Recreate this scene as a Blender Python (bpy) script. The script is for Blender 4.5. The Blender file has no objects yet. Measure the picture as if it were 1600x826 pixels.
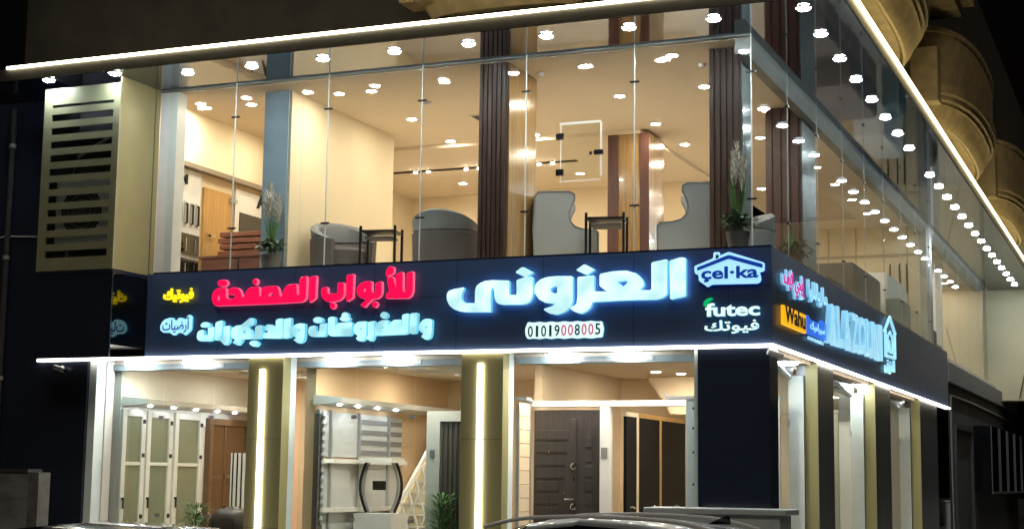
import bpy, bmesh, math, random
from mathutils import Vector, Matrix
random.seed(7)
R = math.radians
sc = bpy.context.scene
col = sc.collection

# ------------------------------------------------------------------ camera
cam = bpy.data.cameras.new("camera")
cam_o = bpy.data.objects.new("camera", cam); col.objects.link(cam_o); sc.camera = cam_o
cam.sensor_width = 36.0
cam.lens = 2454.136 / 1600 * 36
cam.clip_start = 0.1; cam.clip_end = 600
yaw, pit, rol = R(22.675915), R(7.771152), R(0.764556)
F = Vector((-math.sin(yaw) * math.cos(pit), math.cos(yaw) * math.cos(pit), math.sin(pit)))
Rt = Vector((math.cos(yaw), math.sin(yaw), 0)); Up = Rt.cross(F)
R2 = Rt * math.cos(rol) + Up * math.sin(rol); U2 = -Rt * math.sin(rol) + Up * math.cos(rol)
M = Matrix((R2, U2, -F)).transposed().to_4x4(); M.translation = Vector((4.37487, -18.64738, 1.65))
cam_o.matrix_world = M

# ------------------------------------------------------------------ night sky, and a sun lamp standing in for ambient street light
wld = bpy.data.worlds.new("World"); sc.world = wld; wld.use_nodes = True
nt = wld.node_tree
sky = nt.nodes.new("ShaderNodeTexSky"); sky.sky_type = 'NISHITA'; sky.sun_disc = False
sky.sun_elevation = R(-4.0); sky.sun_rotation = R(200)
nt.links.new(sky.outputs[0], nt.nodes["Background"].inputs[0])
nt.nodes["Background"].inputs[1].default_value = 0.10
sun = bpy.data.lights.new("sun", 'SUN'); sun.energy = 0.52; sun.angle = R(20); sun.color = (1, .86, .68)
sun_o = bpy.data.objects.new("sun", sun); col.objects.link(sun_o); sun_o.rotation_euler = (R(52), 0, R(25))

vs = sc.view_settings
vs.view_transform = 'Standard'; vs.look = 'None'; vs.exposure = 0; vs.gamma = 1; vs.use_curve_mapping = False
cy = sc.cycles
cy.max_bounces = 10; cy.diffuse_bounces = 4; cy.glossy_bounces = 5; cy.transmission_bounces = 6; cy.transparent_max_bounces = 24
cy.caustics_reflective = False; cy.caustics_refractive = False
cy.sample_clamp_indirect = 4.0; cy.blur_glossy = 0.5
cy.use_denoising = True

# ------------------------------------------------------------------ materials
def mat(name, c, rough=.5, metal=0, var=0, scale=6, bump=0, bscale=40, stretch=(1, 1, 1), spec=.5, coat=0, rvar=0):
    m = bpy.data.materials.new(name); m.use_nodes = True
    n = m.node_tree; b = n.nodes["Principled BSDF"]
    b.inputs["Base Color"].default_value = (*c, 1); b.inputs["Roughness"].default_value = rough
    b.inputs["Metallic"].default_value = metal; b.inputs["Specular IOR Level"].default_value = spec
    b.inputs["Coat Weight"].default_value = coat
    tc = n.nodes.new("ShaderNodeTexCoord"); mp = n.nodes.new("ShaderNodeMapping"); mp.inputs["Scale"].default_value = stretch
    n.links.new(tc.outputs["Object"], mp.inputs[0])
    if var or rvar:
        t = n.nodes.new("ShaderNodeTexNoise"); t.inputs["Scale"].default_value = scale; t.inputs["Detail"].default_value = 6
        n.links.new(mp.outputs[0], t.inputs["Vector"])
        if var:
            r = n.nodes.new("ShaderNodeValToRGB")
            r.color_ramp.elements[0].position = .3; r.color_ramp.elements[1].position = .7
            r.color_ramp.elements[0].color = (*[x * (1 - var) for x in c], 1)
            r.color_ramp.elements[1].color = (*[min(1, x * (1 + var)) for x in c], 1)
            n.links.new(t.outputs["Fac"], r.inputs[0]); n.links.new(r.outputs[0], b.inputs["Base Color"])
        if rvar:
            q = n.nodes.new("ShaderNodeMapRange"); q.inputs["To Min"].default_value = max(0, rough - rvar); q.inputs["To Max"].default_value = rough + rvar
            n.links.new(t.outputs["Fac"], q.inputs[0]); n.links.new(q.outputs[0], b.inputs["Roughness"])
    if bump:
        t2 = n.nodes.new("ShaderNodeTexNoise"); t2.inputs["Scale"].default_value = bscale; t2.inputs["Detail"].default_value = 4
        n.links.new(mp.outputs[0], t2.inputs["Vector"])
        bp = n.nodes.new("ShaderNodeBump"); bp.inputs["Strength"].default_value = bump; bp.inputs["Distance"].default_value = .02
        n.links.new(t2.outputs["Fac"], bp.inputs["Height"]); n.links.new(bp.outputs[0], b.inputs["Normal"])
    return m
def emit(name, c, s, lumpy=0):
    m = bpy.data.materials.new(name); m.use_nodes = True; n = m.node_tree; b = n.nodes["Principled BSDF"]
    b.inputs["Base Color"].default_value = (*[x * .7 for x in c], 1); b.inputs["Roughness"].default_value = .3
    b.inputs["Emission Color"].default_value = (*c, 1); b.inputs["Emission Strength"].default_value = s
    if lumpy:                                        # uneven led modules behind the acrylic
        tc = n.nodes.new("ShaderNodeTexCoord"); t = n.nodes.new("ShaderNodeTexNoise"); t.inputs["Scale"].default_value = 5; t.inputs["Detail"].default_value = 0
        q = n.nodes.new("ShaderNodeMapRange"); q.inputs["From Min"].default_value = .3; q.inputs["From Max"].default_value = .7
        q.inputs["To Min"].default_value = s * (1 - lumpy); q.inputs["To Max"].default_value = s * (1 + lumpy)
        n.links.new(tc.outputs["Object"], t.inputs["Vector"]); n.links.new(t.outputs["Fac"], q.inputs[0]); n.links.new(q.outputs[0], b.inputs["Emission Strength"])
    return m
def glass(name, tint=(.97, .99, .98), f0=.035, k=.55):
    m = bpy.data.materials.new(name); m.use_nodes = True; n = m.node_tree; n.nodes.clear()
    o = n.nodes.new("ShaderNodeOutputMaterial"); mx = n.nodes.new("ShaderNodeMixShader")
    t = n.nodes.new("ShaderNodeBsdfTransparent"); t.inputs[0].default_value = (*tint, 1)
    g = n.nodes.new("ShaderNodeBsdfGlossy"); g.inputs["Roughness"].default_value = 0
    ge = n.nodes.new("ShaderNodeNewGeometry"); d = n.nodes.new("ShaderNodeVectorMath"); d.operation = 'DOT_PRODUCT'
    n.links.new(ge.outputs["Normal"], d.inputs[0]); n.links.new(ge.outputs["Incoming"], d.inputs[1])
    def mth(op, a, b):
        q = n.nodes.new("ShaderNodeMath"); q.operation = op
        for k_, x in enumerate((a, b)):
            if isinstance(x, (int, float)): q.inputs[k_].default_value = x
            elif x is not None: n.links.new(x, q.inputs[k_])
        return q.outputs[0]
    c = mth('SUBTRACT', 1.0, mth('ABSOLUTE', d.outputs["Value"], None))       # thin pane: the same Fresnel reflection on both faces
    fr = mth('ADD', mth('MULTIPLY', mth('POWER', c, 5.0), k), f0)
    n.links.new(fr, mx.inputs[0]); n.links.new(t.outputs[0], mx.inputs[1]); n.links.new(g.outputs[0], mx.inputs[2])
    n.links.new(mx.outputs[0], o.inputs[0]); return m
def wood(name, c1, c2, rough=.35, scale=3, stretch=(8, 8, .6), coat=0):
    m = mat(name, c1, rough, coat=coat); n = m.node_tree; b = n.nodes["Principled BSDF"]; mp = n.nodes["Mapping"]; mp.inputs["Scale"].default_value = stretch
    t = n.nodes.new("ShaderNodeTexNoise"); t.inputs["Scale"].default_value = scale; t.inputs["Detail"].default_value = 8; t.inputs["Distortion"].default_value = .6
    r = n.nodes.new("ShaderNodeValToRGB"); r.color_ramp.elements[0].position = .35; r.color_ramp.elements[1].position = .65
    r.color_ramp.elements[0].color = (*c1, 1); r.color_ramp.elements[1].color = (*c2, 1)
    n.links.new(mp.outputs[0], t.inputs["Vector"]); n.links.new(t.outputs["Fac"], r.inputs[0]); n.links.new(r.outputs[0], b.inputs["Base Color"])
    return m

m_acm = mat("black glossy cladding", (.015, .021, .036), .22, rvar=.05, bump=.012, bscale=2.5, scale=3)
m_band = mat("black cladding with blue glow tint", (.048, .080, .17), .40, rvar=.06, bump=.02, bscale=3, scale=3)  # blue base stands in for the letters' glow on black cladding
m_steelp = mat("dark steel panel", (.19, .20, .205), .26, metal=.35, var=.15, scale=2, stretch=(1, 1, .1))
m_louv = mat("grey champagne louvre metal", (.40, .375, .235), .42, metal=.1, var=.1, scale=3)
m_gloss = mat("mirror black glass", (.12, .115, .11), .03, metal=1)
m_black = mat("black granite", (.020, .030, .054), .12, var=.3, scale=180, bump=.01, bscale=2)
m_mirror = mat("mirror soffit metal", (.235, .265, .33), .045, metal=1, bump=.10, bscale=1.3)
m_canopy = mat("canopy edge metal", (.04, .038, .034), .45, var=.2)
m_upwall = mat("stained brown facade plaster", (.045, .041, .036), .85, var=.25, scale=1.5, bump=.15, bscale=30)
m_stone = mat("tan carved stone", (.38, .29, .15), .75, var=.18, scale=5, bump=.2, bscale=25)
m_gold = mat("brushed champagne metal", (.40, .37, .18), .42, metal=.25, var=.08, scale=3, stretch=(1, 1, .05), bump=.02, bscale=60)
m_goldl = mat("pale gold painted panel", (.34, .28, .125), .45, var=.05, scale=3)
m_alu = mat("anodised aluminium", (.55, .58, .60), .35, metal=.7, var=.08, scale=4)
m_alug = mat("grey transom metal", (.30, .29, .27), .45, metal=.3, var=.15, scale=3, stretch=(1, .3, 1))
m_jamb = mat("pale painted jamb", (.74, .83, .83), .45, var=.04)
m_white = mat("white lacquer", (.78, .76, .71), .4, var=.03)
m_cream = mat("cream wall paint", (.74, .62, .42), .75, var=.04, scale=1.2)
m_beige = mat("beige wall paint", (.78, .64, .44), .8, var=.05, scale=1.2)
m_ceil = mat("ceiling paint", (.82, .70, .55), .85, var=.02, scale=1.5)
m_orange = mat("peach wall paint", (.80, .57, .36), .8, var=.05, scale=1)
m_bluegrey = mat("blue grey column paint", (.26, .33, .38), .55, var=.05)
m_floor = mat("polished cream floor tile", (.76, .69, .58), .18, var=.08, scale=2)
m_fluted = wood("dark walnut fluting", (.075, .042, .032), (.13, .07, .054), .4)
m_redwood = wood("reddish walnut fluting", (.075, .030, .022), (.11, .046, .034), .35)
m_wood = wood("honey oak", (.40, .22, .07), (.52, .31, .11), .4)
m_woodgold = wood("glossy amber veneer", (.27, .155, .06), (.38, .24, .10), .16, coat=.5)
m_brownwood = wood("red brown timber", (.20, .065, .035), (.34, .12, .055), .5, stretch=(1, 1, 6))
m_redbox = wood("red brown chest timber", (.12, .045, .035), (.19, .075, .05), .5, stretch=(1, 1, 5))
m_grey = mat("grey woven fabric", (.34, .345, .34), .9, var=.08, scale=60, bump=.3, bscale=220)
m_taupe = mat("taupe fabric", (.125, .108, .102), .9, var=.1, scale=60, bump=.3, bscale=220)
m_slate = mat("slate fabric", (.225, .23, .225), .9, var=.1, scale=60, bump=.3, bscale=220)
m_iron = mat("black iron", (.018, .015, .013), .4, metal=.4)
m_steel = mat("polished steel", (.75, .75, .74), .15, metal=1)
m_pot = mat("grey ceramic pot", (.13, .13, .125), .5, var=.1)
m_leaf = mat("green leaf", (.085, .20, .05), .55, var=.4, scale=20)
m_leafd = mat("dark green leaf", (.025, .055, .02), .5, var=.4, scale=20)
m_feather = mat("pale feather grass", (.70, .66, .58), .9, var=.1, scale=20)
m_stem = mat("stem", (.10, .11, .04), .7)
m_doord = wood("dark charcoal door", (.034, .029, .028), (.052, .045, .043), .38, stretch=(8, 8, .8))
m_blackglass = mat("black glass", (.006, .007, .009), .05, coat=.6)
m_pane = glass("clear glass")
m_paned = glass("shop glass", (.93, .97, .96))
m_frost = mat("frosted green glass", (.20, .22, .15), .12, var=.1, scale=2)
m_panel = mat("pale display panel", (.66, .66, .65), .35, var=.04)
m_strA = mat("pale stripe", (.72, .68, .58), .6); m_strB = mat("grey stripe", (.22, .22, .23), .6)
m_asphalt = mat("asphalt", (.05, .05, .05), .85, var=.3, scale=40, bump=.4, bscale=120)
m_pave = mat("pavement tile", (.20, .19, .175), .75, var=.2, scale=8, bump=.15, bscale=60)
m_kerb = mat("kerb concrete", (.30, .29, .27), .85, var=.15)
m_marble = mat("grey marble cladding", (.15, .155, .158), .45, var=.4, scale=2.2, stretch=(1, 1, 3))
m_cab = mat("grey enamel cabinet", (.50, .56, .58), .4, var=.06, scale=3)
m_dark = mat("dark rough wall", (.035, .035, .038), .8, var=.3, scale=3)
m_paintS = mat("silver grey car paint", (.34, .37, .40), .38, metal=.2, coat=.35); m_rail = mat("satin rail", (.80, .82, .83), .3)
m_paintD = mat("dark silver car paint", (.33, .34, .36), .22, metal=.6, coat=1)
m_tyre = mat("rubber", (.015, .015, .015), .8)
m_lampw = emit("lamp lens", (.9, .92, 1), .6); m_lampr = mat("red lamp lens", (.35, .01, .01), .15, coat=1)
m_hide = mat("brown leather", (.05, .035, .028), .4, var=.2, scale=10)
m_acw = mat("white appliance plastic", (.72, .74, .74), .4)
m_teal = mat("teal fabric", (.10, .16, .17), .9)
m_greyled = mat("grey stone ledge", (.20, .21, .23), .5, var=.15, scale=4)
# things that give off light
e_cool = emit("cool white lamp", (.84, .94, 1.0), 300)
e_warm = emit("warm white lamp", (1.0, .89, .72), 430)
e_round = emit("round led panel", (.86, .95, 1.0), 50)
e_spot = emit("shelf spot", (.90, .95, 1.0), 170)
e_led = emit("warm led strip", (1.0, .86, .55), 18)
e_led2 = emit("white led strip", (1.0, .93, .80), 9)
e_ledc = emit("pale yellow led strip", (1.0, .84, .45), 18)
e_face = emit("white letter face", (.60, .97, 1.0), 1.05, .25); e_side = emit("cyan letter edge", (.16, .60, .78), .8)
e_back = emit("added blue glow behind letters", (.20, .50, 1.0), 4.0)  # added emission behind the main word, tints the band blue around it
e_face2 = emit("cyan letter face", (.45, .92, 1.0), .95, .3)
e_red = emit("red letter face", (1.0, .004, .075), 1.0); e_redside = emit("red letter edge", (1.0, .12, .25), .9)
e_yel = emit("yellow letter face", (1.0, .80, .015), 1.0); e_yelp = emit("amber sign face", (1.0, .50, .01), .9)
e_plate = emit("pale blue sign face", (.40, .78, 1.0), .95); e_platec = emit("cyan sign face", (.40, .85, 1.0), 1.0); e_platew = emit("white sign face", (.75, .97, .93), 1.0)
e_blue = emit("blue sign face", (.02, .16, .85), .8)
e_mag = emit("magenta letter face", (.75, .02, .35), .7)
e_icy = emit("icy letter face", (.38, .80, 1.0), .85); e_icys = emit("icy letter edge", (.25, .62, .90), .65)
e_green = emit("green swoosh", (.0, .45, .14), .9)
m_ink = emit("dark blue sign ink", (.004, .04, .30), .8); m_inkg = emit("dark green sign ink", (.004, .06, .07), .6)
m_inkp = emit("pink sign ink", (.62, .12, .22), .8); m_inkb = mat("black sign ink", (.01, .008, .004), .4)

# ------------------------------------------------------------------ helpers
class MB:
    def __init__(s): s.v = []; s.f = []; s.m = []
    def add(s, vs, fs, m=0):
        o = len(s.v); s.v += [tuple(x) for x in vs]; s.f += [tuple(i + o for i in f) for f in fs]; s.m += [m] * len(fs); return s
    def box(s, x0, y0, z0, x1, y1, z1, m=0):
        x0, x1 = sorted((x0, x1)); y0, y1 = sorted((y0, y1)); z0, z1 = sorted((z0, z1))
        return s.add([(x0, y0, z0), (x1, y0, z0), (x1, y1, z0), (x0, y1, z0), (x0, y0, z1), (x1, y0, z1), (x1, y1, z1), (x0, y1, z1)],
                     [(0, 3, 2, 1), (4, 5, 6, 7), (0, 1, 5, 4), (1, 2, 6, 5), (2, 3, 7, 6), (3, 0, 4, 7)], m)
    def tube(s, pts, r, n=8, m=0, r1=None):
        pts = [Vector(p) for p in pts]; N = len(pts); vs = []
        for i, p in enumerate(pts):
            d = (pts[min(i + 1, N - 1)] - pts[max(i - 1, 0)]).normalized()
            a = d.cross(Vector((0, 0, 1)) if abs(d.z) < .9 else Vector((1, 0, 0))).normalized(); b = d.cross(a)
            rr = r if r1 is None else r + (r1 - r) * i / (N - 1)
            for k in range(n):
                t = 2 * math.pi * k / n; vs.append(p + a * math.cos(t) * rr + b * math.sin(t) * rr)
        fs = [(i * n + k, i * n + (k + 1) % n, (i + 1) * n + (k + 1) % n, (i + 1) * n + k) for i in range(N - 1) for k in range(n)]
        fs += [tuple(range(n))[::-1], tuple(range((N - 1) * n, N * n))]
        return s.add(vs, fs, m)
    def lathe(s, prof, c=(0, 0, 0), n=24, m=0, sx=1, sy=1):
        vs = []; fs = []
        for r, z in prof:
            for k in range(n):
                t = 2 * math.pi * k / n; vs.append((c[0] + r * sx * math.cos(t), c[1] + r * sy * math.sin(t), c[2] + z))
        for i in range(len(prof) - 1):
            for k in range(n): fs.append((i * n + k, i * n + (k + 1) % n, (i + 1) * n + (k + 1) % n, (i + 1) * n + k))
        fs += [tuple(range(n))[::-1], tuple(range((len(prof) - 1) * n, len(prof) * n))]
        return s.add(vs, fs, m)
    def prism(s, poly, d0, d1, axis='y', m=0):          # poly in the two other axes
        def P(a, b, d): return (a, d, b) if axis == 'y' else ((d, a, b) if axis == 'x' else (a, b, d))
        n = len(poly); vs = [P(a, b, d0) for a, b in poly] + [P(a, b, d1) for a, b in poly]
        return s.add(vs, [tuple(range(n))[::-1], tuple(range(n, 2 * n))] + [(i, (i + 1) % n, n + (i + 1) % n, n + i) for i in range(n)], m)
    def build(s, name, mats, parent=None, smooth=False, bevel=0, at=None):
        o_ = Vector((0, 0, 0))
        if parent is not None and at is None:
            p = parent
            while p is not None: o_ += p.location; p = p.parent
        if at is not None: o_ = Vector(at)
        me = bpy.data.meshes.new(name); me.from_pydata([tuple(Vector(v) - o_) for v in s.v], [], s.f)
        for mm in (mats if isinstance(mats, (list, tuple)) else [mats]): me.materials.append(mm)
        for p, k in zip(me.polygons, s.m): p.material_index = k
        bm = bmesh.new(); bm.from_mesh(me); bmesh.ops.recalc_face_normals(bm, faces=bm.faces); bm.to_mesh(me); bm.free()
        if smooth: me.shade_smooth()
        o = bpy.data.objects.new(name, me); col.objects.link(o)
        if parent is not None: o.parent = parent
        if at is not None: o.location = at
        if smooth:
            md = o.modifiers.new("edge", 'EDGE_SPLIT'); md.split_angle = R(38)
        if bevel:
            md = o.modifiers.new("bevel", 'BEVEL'); md.width = bevel; md.segments = 2; md.limit_method = 'ANGLE'
        return o
def B(*a): return MB().box(*a)
def tag(o, label=None, cat=None, group=None, kind=None):
    if label: o["label"] = label
    if cat: o["category"] = cat
    if group: o["group"] = group
    if kind: o["kind"] = kind
    return o
def thing(name, label, cat, loc=(0, 0, 0), group=None):
    o = bpy.data.objects.new(name, None); o.empty_display_size = .2; o.location = loc; col.objects.link(o)
    return tag(o, label, cat, group)
def copy_tree(o, parent=None):
    c = o.copy(); col.objects.link(c)
    if parent is not None: c.parent = parent
    for ch in list(o.children): copy_tree(ch, c)
    return c
def lab(o, t): o["label"] = t; return o

# ------------------------------------------------------------------ ground
tag(B(-200, -200, -.3, 200, 200, 0).build("ground", m_asphalt), kind="structure")
tag(B(-40, -4.2, .004, 3.2, 0.6, .13).build("pavement", m_pave), kind="structure")
tag(B(.02, .6, .004, 3.2, 60, .13).build("side_pavement", m_pave), kind="structure")
k = MB(); k.box(-40, -4.35, 0, 3.35, -4.203, .15); k.box(3.203, -4.2, 0, 3.35, 60, .15)
tag(k.build("kerb", m_kerb), kind="structure")

# ------------------------------------------------------------------ the shop building
ZF, ZT, ZC, ZS = 3.30, 4.49, 7.185, 7.22          # fascia bottom, fascia top / upper floor, ceiling, soffit
bld = thing("shop_building", "two storey corner showroom with glazed upper floor, black sign band and gold columns", "building")
def part(name, mb, m, **k): return mb.build(name, m, bld, **k)
GF = .28                                          # ground floor level
# slabs
part("ground_floor", B(-10.2, .45, .0, -.10, 6.2, GF), m_floor)
part("ground_floor", B(-6.0, 6.2, .0, -.10, 16.3, GF), m_floor)
part("ceiling", B(-10.6, .47, 3.235, -.10, 6.2, 3.36), m_ceil)
part("ceiling", B(-6.0, 6.203, 3.235, -.10, 16.3, 3.36), m_ceil)
part("upper_floor", B(-9.45, .02, 4.38, -.13, 30, ZT - .02), m_floor)
c = MB(); c.box(-9.6, .20, ZC, -.30, 4.7, ZC + .032); c.box(-3.2, 4.7, ZC, -.30, 30, ZC + .032)
part("ceiling", c, m_ceil)
part("dropped_ceiling", B(-9.6, 4.703, ZC - .06, -3.203, 9, ZC + .032), m_ceil)
# fascia sign band
part("sign_band", B(-9.08, 0, ZF, 0, .1, ZT), m_band)
k = MB()
for i in range(1, 8): k.box(-9.08 + i * 1.22, -.0015, ZF + .02, -9.076 + i * 1.22, -.0002, ZT)
k.box(-9.08, -.0012, 4.02, 0, -.0002, 4.023)
k.build("panel_joint", m_acm, [o for o in bld.children if o.name.startswith("sign_band")][0])
part("sign_band", B(-.1, .102, ZF, 0, 16.4, ZT), m_band)
f = MB(); f.box(-9.0, .01, ZT, -.01, .10, ZT + .025); f.box(-.09, .10, ZT, -.01, 16.38, ZT + .025)
part("band_coping", f, m_acm)
s = MB(); s.box(-10.35, .012, 3.28, -.012, .46, 3.297); s.box(-.45, .462, 3.28, -.012, 16.35, 3.297)
part("recess_soffit", s, mat("brushed soffit panel", (.42, .45, .46), .22, metal=.8, var=.1, scale=2))
# ground-floor front: black cladding, columns, jambs
part("cladding_wall", B(-13.6, .0, 0, -10.06, .5, 7.21), m_acm)
part("corner_pillar", B(-.93, 0, 0, -.04, .45, 3.278), m_black)
def gcol(x0, x1):
    g = part("gold_column", B(x0, 0, 0, x1, .2, 3.278), m_gold)
    for z in (.95, 2.15): B(x0 + .002, -.0015, z, x1 - .002, -.0004, z + .004).build("sheet_joint", m_iron, g)
    for xa, xb in ((x0 - .0, x0 + .06), (x1 - .06, x1)): B(xa, .203, .05, xb, .36, 3.276).build("jamb", m_jamb, g)
    return g
gcol(-7.34, -6.79); gcol(-4.11, -3.52)
part("jamb", B(-10.055, .05, .05, -9.93, .26, 3.276), m_jamb)
part("jamb", B(-10.055, .263, .05, -9.91, .44, 3.276), m_white)
part("jamb", B(-.99, .05, .05, -.933, .44, 3.276), m_jamb)
opens = [(-9.9, -7.345), (-6.785, -4.115), (-3.515, -.995)]
for i, (xa, xb) in enumerate(opens):
    w = part("shop_window", B(xa, .40, 3.148, xb, .60, 3.232), mat("shutter box metal", (.34, .42, .46), .5, metal=.2, var=.15))
    MB().box(xa + .9, .385, 3.16, xa + 1.5, .40, 3.19).box(xa + 1.5, .39, 3.17, xa + 1.9, .40, 3.22).build("slide_track", m_alu, w)
    B(xa, .46, GF, xb, .50, GF + .08).build("sill", m_alu, w)
    n = 3 if i < 2 else 2
    if i < 2:
        for j in range(n):
            a = xa + (xb - xa) * j / n; b = xa + (xb - xa) * (j + 1) / n
            p = B(a + .006, .470, GF + .08, b - .006, .480, 3.146).build("pane", m_paned, w)
            [B(b - .07, .462, z, b + .01, .488, z + .05).build("patch_fitting", m_alu, p) for z in (2.44, 1.05)]
# ground-floor side: reveals, pillars, jambs and panes
pil = [(2.70, 3.78), (7.22, 8.72), (12.2, 14.6)]
prev = .46
for i, (ya, yb) in enumerate(pil):
    g = part("side_pillar", B(-.30, ya, 0, -.012, yb, 3.278), m_steelp)
    B(-.18, ya - .02, 0, -.010, ya - .002, 3.276).build("gold_reveal", m_gold, g)
    w = part("shop_window", B(-.55, prev, 3.10, -.34, ya - .03, 3.232), m_alu)
    B(-.405, ya - .06, GF, -.184, ya - .003, 3.10).build("jamb", m_jamb, w); B(-.192, ya - .075, GF, -.182, ya - .061, 3.10).build("edge_trim", m_iron, w)
    B(-.44, prev + .02, GF, -.36, prev + .08, 3.10).build("jamb", m_jamb, w)
    h = (prev + ya) / 2
    for a, b in ((prev + .09, h - .01), (h + .01, ya - .11)):
        p = B(-.40, a, GF + .05, -.39, b, 3.10).build("pane", m_paned, w)
        MB().box(-.41, b - .02, 2.4, -.38, b + .005, 2.5).build("patch_fitting", m_alu, p)
    MB().tube([(-.36, prev + .3, 3.07), (-.30, h, 3.16), (-.36, ya - .2, 3.07)], .03).build("shutter_rail", m_alu, w, smooth=True)
    prev = yb
# left projecting bay with louvres
bx0, bx1, by = -10.43, -9.085, -.82
bay = part("louvre_bay", MB().box(bx0, by, 4.42, bx1, -.003, 4.47).box(bx0, by, 3.25, bx1, by + .03, 4.417).box(bx0, by + .032, 3.42, bx1 - .012, -.003, 4.417), m_acm)
lv = MB(); z0, z1 = 4.475, 7.12
la, lb = bx0 + .17, bx1 - .11
lv.box(bx0 + .03, by - .01, z0, la, by + .015, z1); lv.box(lb, by - .01, z0, bx1, by + .015, z1)
lv.box(la, by - .01, 6.88, lb, by + .015, z1); lv.box(la, by - .01, z0, lb, by + .015, 4.66)
for i in range(11):
    z = 4.66 + .10 + i * .198
    if z + .1 < 6.88: lv.box(la, by - .01, z, lb, by + .015, z + .098)
lv.build("louvre_screen", m_louv, bay)
B(bx1 - .025, by + .017, z0, bx1, -.003, ZS - .003).build("gold_return", m_goldl, bay)
B(bx0, by + .017, z0, bx0 + .025, -.003, z1).build("bay_side", m_dark, bay)
B(bx0 + .03, -.02, z0, bx1 - .03, -.003, z1).build("bay_back", m_dark, bay)
B(bx0, by - .03, 4.44, bx1 - .01, by - .02, z1).build("glass_cover", m_pane, bay)
part("band_return", B(bx1 - .01, by + .032, 3.42, bx1 + .001, -.003, 4.417), m_gloss)
part("gold_strip", B(-9.36, .02, ZT, -9.08, .12, ZS - .003), m_goldl)
wf = part("white_pillar", B(-9.078, .13, ZT, -8.79, .36, ZC - .003), m_white)
# upper curtain wall, front and side
joints = [-8.90, -7.77, -6.26, -4.81, -3.285, -1.785, -.262]
def clampset(p, pts):
    for q, ax in pts:
        a, b = (.06, .02) if ax == 'x' else (.02, .06)
        B(q[0] - a, q[1] - b, q[2] - .010, q[0] + a, q[1] + b, q[2] + .010).build("glass_clamp", m_iron, p)
e_edge = mat("glass edge with painted glint", (.80, .84, .76), .3); e_edgeg = mat("glass edge with faint painted glint", (.42, .44, .42), .4)  # pale colours stand in for light caught by the glass edges
for a, b in zip(joints[:-1], joints[1:]):
    p = part("front_glass", B(a + .006, .095, ZT + .02, b - .006, .107, ZS - .004), m_pane)
    B(b - .006, .092, ZT + .02, b + .006, .110, ZS - .006).build("glass_joint", e_edge, p)
    clampset(p, [((b, .10, ZT + .62), 'x'), ((b, .10, 6.72), 'x')])
ys = [.112 + i * 1.952 for i in range(9)]
for a, b in zip(ys[:-1], ys[1:]):
    p = part("side_glass", B(-.256, a + .006, ZT + .02, -.244, b - .006, ZS - .004), m_pane)
    B(-.255, b - .004, ZT + .02, -.245, b + .004, ZS - .006).build("glass_joint", e_edgeg, p)
    clampset(p, [((-.25, b, ZT + .62), 'y'), ((-.25, b, 6.72), 'y')])
for a, b in zip([16.6 + i * 2.1 for i in range(5)], [16.6 + i * 2.1 for i in range(1, 6)]):
    p = part("side_glass", B(-.256, a + .006, 4.32, -.244, b - .006, ZS - .004), m_pane)
    B(-.255, b - .004, 4.32, -.245, b + .004, ZS - .006).build("glass_joint", e_edgeg, p)
part("transom", MB().box(-9.3, .125, 7.195, -.28, .16, ZS - .003), m_alug)
part("side_transom", MB().prism([(-.275, ZS - .003), (-.275, 7.12), (-.36, 7.0), (-.50, 7.0), (-.50, ZS - .003)], .22, 27.2, 'y'), m_alug)
# canopy with mirrored soffit
part("soffit", MB().box(-11.3, -1.08, ZS, 1.08, .6, ZS + .03).box(-.8, .602, ZS, 1.08, 28.5, ZS + .03), m_mirror)
cn = MB(); cn.box(-11.34, -1.10, ZS + .005, 1.10, -1.083, 7.40); cn.box(1.083, -1.083, ZS + .005, 1.10, 28.5, 7.40); cn.box(-11.34, -1.083, ZS + .005, -11.322, .1, 7.40)
part("canopy_edge", cn, m_canopy)
part("canopy_top", MB().box(-11.32, -1.08, 7.33, 1.08, .1, 7.36).box(.0, .102, 7.33, 1.08, 28.5, 7.36), m_dark)
# masonry above
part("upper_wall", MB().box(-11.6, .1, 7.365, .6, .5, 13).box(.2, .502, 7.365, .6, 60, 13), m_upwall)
def balcony(cx, cyy, ax, ay, axis):
    prof = [(.0, 7.86), (.50, 7.86), (.56, 7.80), (.60, 7.80), (.72, 7.93), (.80, 8.09), (.86, 8.12), (.86, 8.17), (.92, 8.20), (.92, 8.27), (.98, 8.31), (1.0, 8.40), (1.0, 8.46), (.93, 8.48), (.93, 9.35), (.97, 9.37), (.97, 9.45), (.85, 9.45)]
    n = 40; vs = []; fs = []
    for r, z in prof:
        for k in range(n + 1):
            t = math.pi * k / n
            # fuller than an ellipse
            ca, sa = math.cos(t), math.sin(t); p = .8
            u = math.copysign(abs(ca) ** p, ca) * (ay - (1 - r) * .55 * min(ay, 1.6)); v = abs(sa) ** p * max(.02, ax - (1 - r) * 1.0 * min(ax, 1.0))
            vs.append((cx + v, cyy + u, z) if axis == 'x' else (cx + u, cyy - v, z))
    for i in range(len(prof) - 1):
        for k in range(n): fs.append((i * (n + 1) + k, i * (n + 1) + k + 1, (i + 1) * (n + 1) + k + 1, (i + 1) * (n + 1) + k))
    b = MB().add(vs, fs)
    return part("balcony", b, m_stone, smooth=True)
for yc in (2.0, 11.5, 21.0): balcony(.603, yc, .92, 3.35, 'x')
balcony(-3.6, .097, .55, 1.35, 'y')
def bracket(x0, y0, x1, y1):
    part("stone_bracket", MB().box(x0, y0, 7.97, x1, y1, 8.9), m_stone, bevel=.02)
bracket(.603, 7.55, 1.06, 7.95); bracket(.603, 16.95, 1.06, 17.35); bracket(-4.98, -.36, -4.53, .097)
part("upper_cornice", MB().box(.603, 4.9, 10.0, 1.5, 9.2, 10.2).box(.603, 5.0, 9.8, 1.3, 9.1, 9.997), m_stone)
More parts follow.
